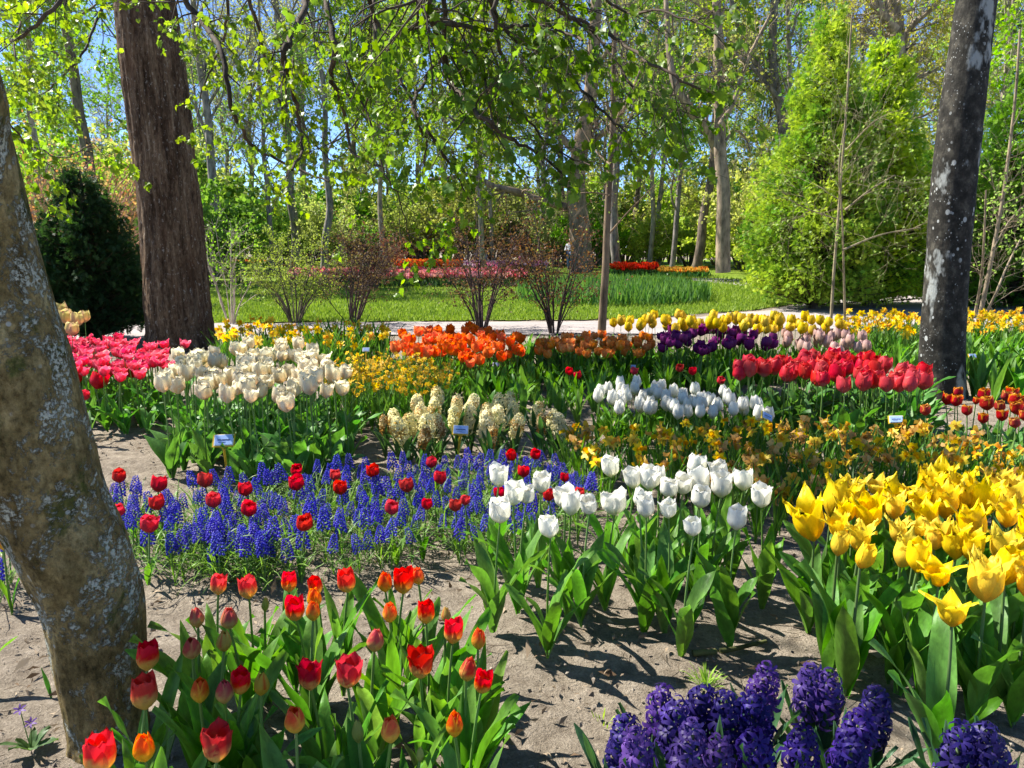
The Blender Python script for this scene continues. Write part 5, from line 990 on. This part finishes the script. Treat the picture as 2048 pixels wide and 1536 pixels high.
def litter():
    r = np.random.default_rng(17); n = 5200; y = r.uniform(1.3, 7, n); x = r.uniform(-.75, .8, n) * (y + .6); V = np.array([(0, 0, 0), (.35, .5, .18), (0, 1, .05), (-.3, .45, .22)]); D = norm(r.normal(0, 1, (n, 3)) * (1, 1, .25)); g = r.uniform(0, 1, (n, 1))
    mb = MB(); mb.inst(V * (.5, 1, 1), CARD_F, frames(D, r) * (r.uniform(.008, .03, n) * r.choice([1, 1, 1.6, 2.3], n))[:, None, None], np.stack([x, y, np.full(n, .008)], 1), 0, np.array((.12, .075, .045)) * (1 - g) + np.array((.40, .31, .22)) * g)
    k = 500; y = r.uniform(1.3, 6, k); x = r.uniform(-.75, .8, k) * (y + .6); a = r.uniform(0, 6.28, k); l = r.uniform(.02, .11, k); P = np.stack([np.stack([x, y, 0 * x + .008], 1), np.stack([x + np.cos(a) * l / 2, y + np.sin(a) * l / 2, 0 * x + .013], 1), np.stack([x + np.cos(a + .4) * l, y + np.sin(a + .4) * l, 0 * x + .008], 1)], 1)
    tubes(mb, P, np.full((k, 3), .0012), 3, 0, (.16, .12, .085)); put('leaf_litter', mb.mesh('leaf_litter', [M['litter']]), kind='stuff', label='dry leaf bits and straws lying on the sandy soil')
litter()
def crumbs():
    r = np.random.default_rng(19); n = 5200; y = r.uniform(1.3, 6.5, n); x = r.uniform(-.75, .8, n) * (y + .6); s = .0025 + .011 * r.uniform(0, 1, n) ** 5
    O = np.array([(1, 0, 0), (-1, 0, 0), (0, 1, 0), (0, -1, 0), (0, 0, .7), (0, 0, -.7)], float); T = np.array([[0, 2, 4], [2, 1, 4], [1, 3, 4], [3, 0, 4], [2, 0, 5], [1, 2, 5], [3, 1, 5], [0, 3, 5]])
    g = r.uniform(0, 1, (n, 1)); mb = MB(); mb.inst(O, T, rand_rot(r, n) * s[:, None, None] * r.uniform(.6, 1.3, (n, 1, 3)), np.stack([x, y, s * .3 + .004], 1), 0, np.array((.16, .13, .095)) * (1 - g) + np.array((.40, .36, .29)) * g)
    put('soil_crumbs', mb.mesh('soil_crumbs', [M['litter']], False), kind='stuff', label='crumbs and small clods scattered over the sandy soil')
crumbs()
p0, p1, p2 = at_z(1385, 1312), at_z(1455, 1308), at_z(1532, 1288); mb = MB(); tubes(mb, spline([p0 + (0, 0, .01), p1 + (0, 0, .014), p2 + (0, 0, .01)], 16)[None], np.linspace(.011, .006, 16)[None], 7, 0, (.10, .11, .04)); put('fallen_twig', mb.mesh('fallen_twig', [M['bark']]), label='mossy fallen twig lying below the tall white tulips', cat='twig')
def tuft(px, py, n, h, label, seed, col=((.16, .28, .03), (.26, .38, .05)), name='grass_tuft', spread=.03):
    r = np.random.default_rng(seed); mb = MB()
    for i in range(n): leaf_mesh_add(mb, r, h * r.uniform(.5, 1), .004, r.uniform(.1, .9), r.uniform(.1, 1.2), 0, az=r.uniform(0, 6.28), r0=r.uniform(0, spread), nu=2, nv=5, col=col)
    put(name, mb.mesh(name, [M['grass']]), None, at_z(px, py), label=label, cat='grass tuft')
tuft(1412, 1372, 70, .07, 'bright green grass tuft between white tulips and blue hyacinths', 5)
tuft(1205, 1445, 10, .03, 'tiny green weed on the sandy soil left of the hyacinths', 6)
tuft(700, 1150, 26, .14, 'thin green grass clump at the edge of the grape hyacinths', 7, ((.06, .15, .03), (.1, .2, .04)))
tuft(1128, 1180, 14, .1, 'sparse grass blades left of the white tulip leaves', 8, ((.08, .16, .03), (.14, .22, .05)))
def anemone(px, py, label, flowers, seed):
    r = np.random.default_rng(seed); p = at_z(px, py); root = empty('anemone', (p[0], p[1], 0), label=label, cat='anemone'); mb = MB()
    for i in range(12): leaf_mesh_add(mb, r, r.uniform(.04, .08), r.uniform(.015, .025), r.uniform(.5, 1.2), r.uniform(.1, .8), .3, az=r.uniform(0, 6.28), z0=.0, nu=3, nv=5, col=((.05, .11, .03), (.08, .15, .045)), peak=.6)
    put('foliage', mb.mesh('foliage', [M['leaf']]), root)
    for fx, fy in flowers:
        q = at_y(fx, fy, p[1]) - np.array((p[0], p[1], 0)); mb = MB(); tubes(mb, np.array([[(0, 0, 0), tuple(q * .6), tuple(q)]]), np.array([[.0015] * 3]), 4, 0, (.12, .2, .05)); st = put('stem', mb.mesh('stem', [M['stem']]), root)
        SV, SF = star(.016, -.3); mb = MB(); mb.add(SV, SF, 0, (.16, .08, .34)); put('flower', mb.mesh('flower', [M['petal']]), root, tuple(q), (.5, .2, 0))
anemone(62, 1500, 'small violet anemone plant with two flowers beside the leaning trunk', [(40, 1420), (62, 1446)], 3)
mb = MB(); leaf_mesh_add(mb, rng, .22, .03, .5, .5, .4, az=0.3, col=GREEN); put('leaf_shoot', mb.mesh('leaf_shoot', [M['leaf']]), None, at_z(-60, 1390), label='green leaf shoot at the soil left of the leaning trunk', cat='leaf shoot')
mb = MB(); leaf_mesh_add(mb, rng, .10, .012, .3, .3, .4, az=2.6, col=BLUEGREEN); put('leaf_shoot', mb.mesh('leaf_shoot', [M['leaf']]), None, at_z(104, 1398), label='thin grey green shoot on bare soil beside the leaning trunk', cat='leaf shoot')
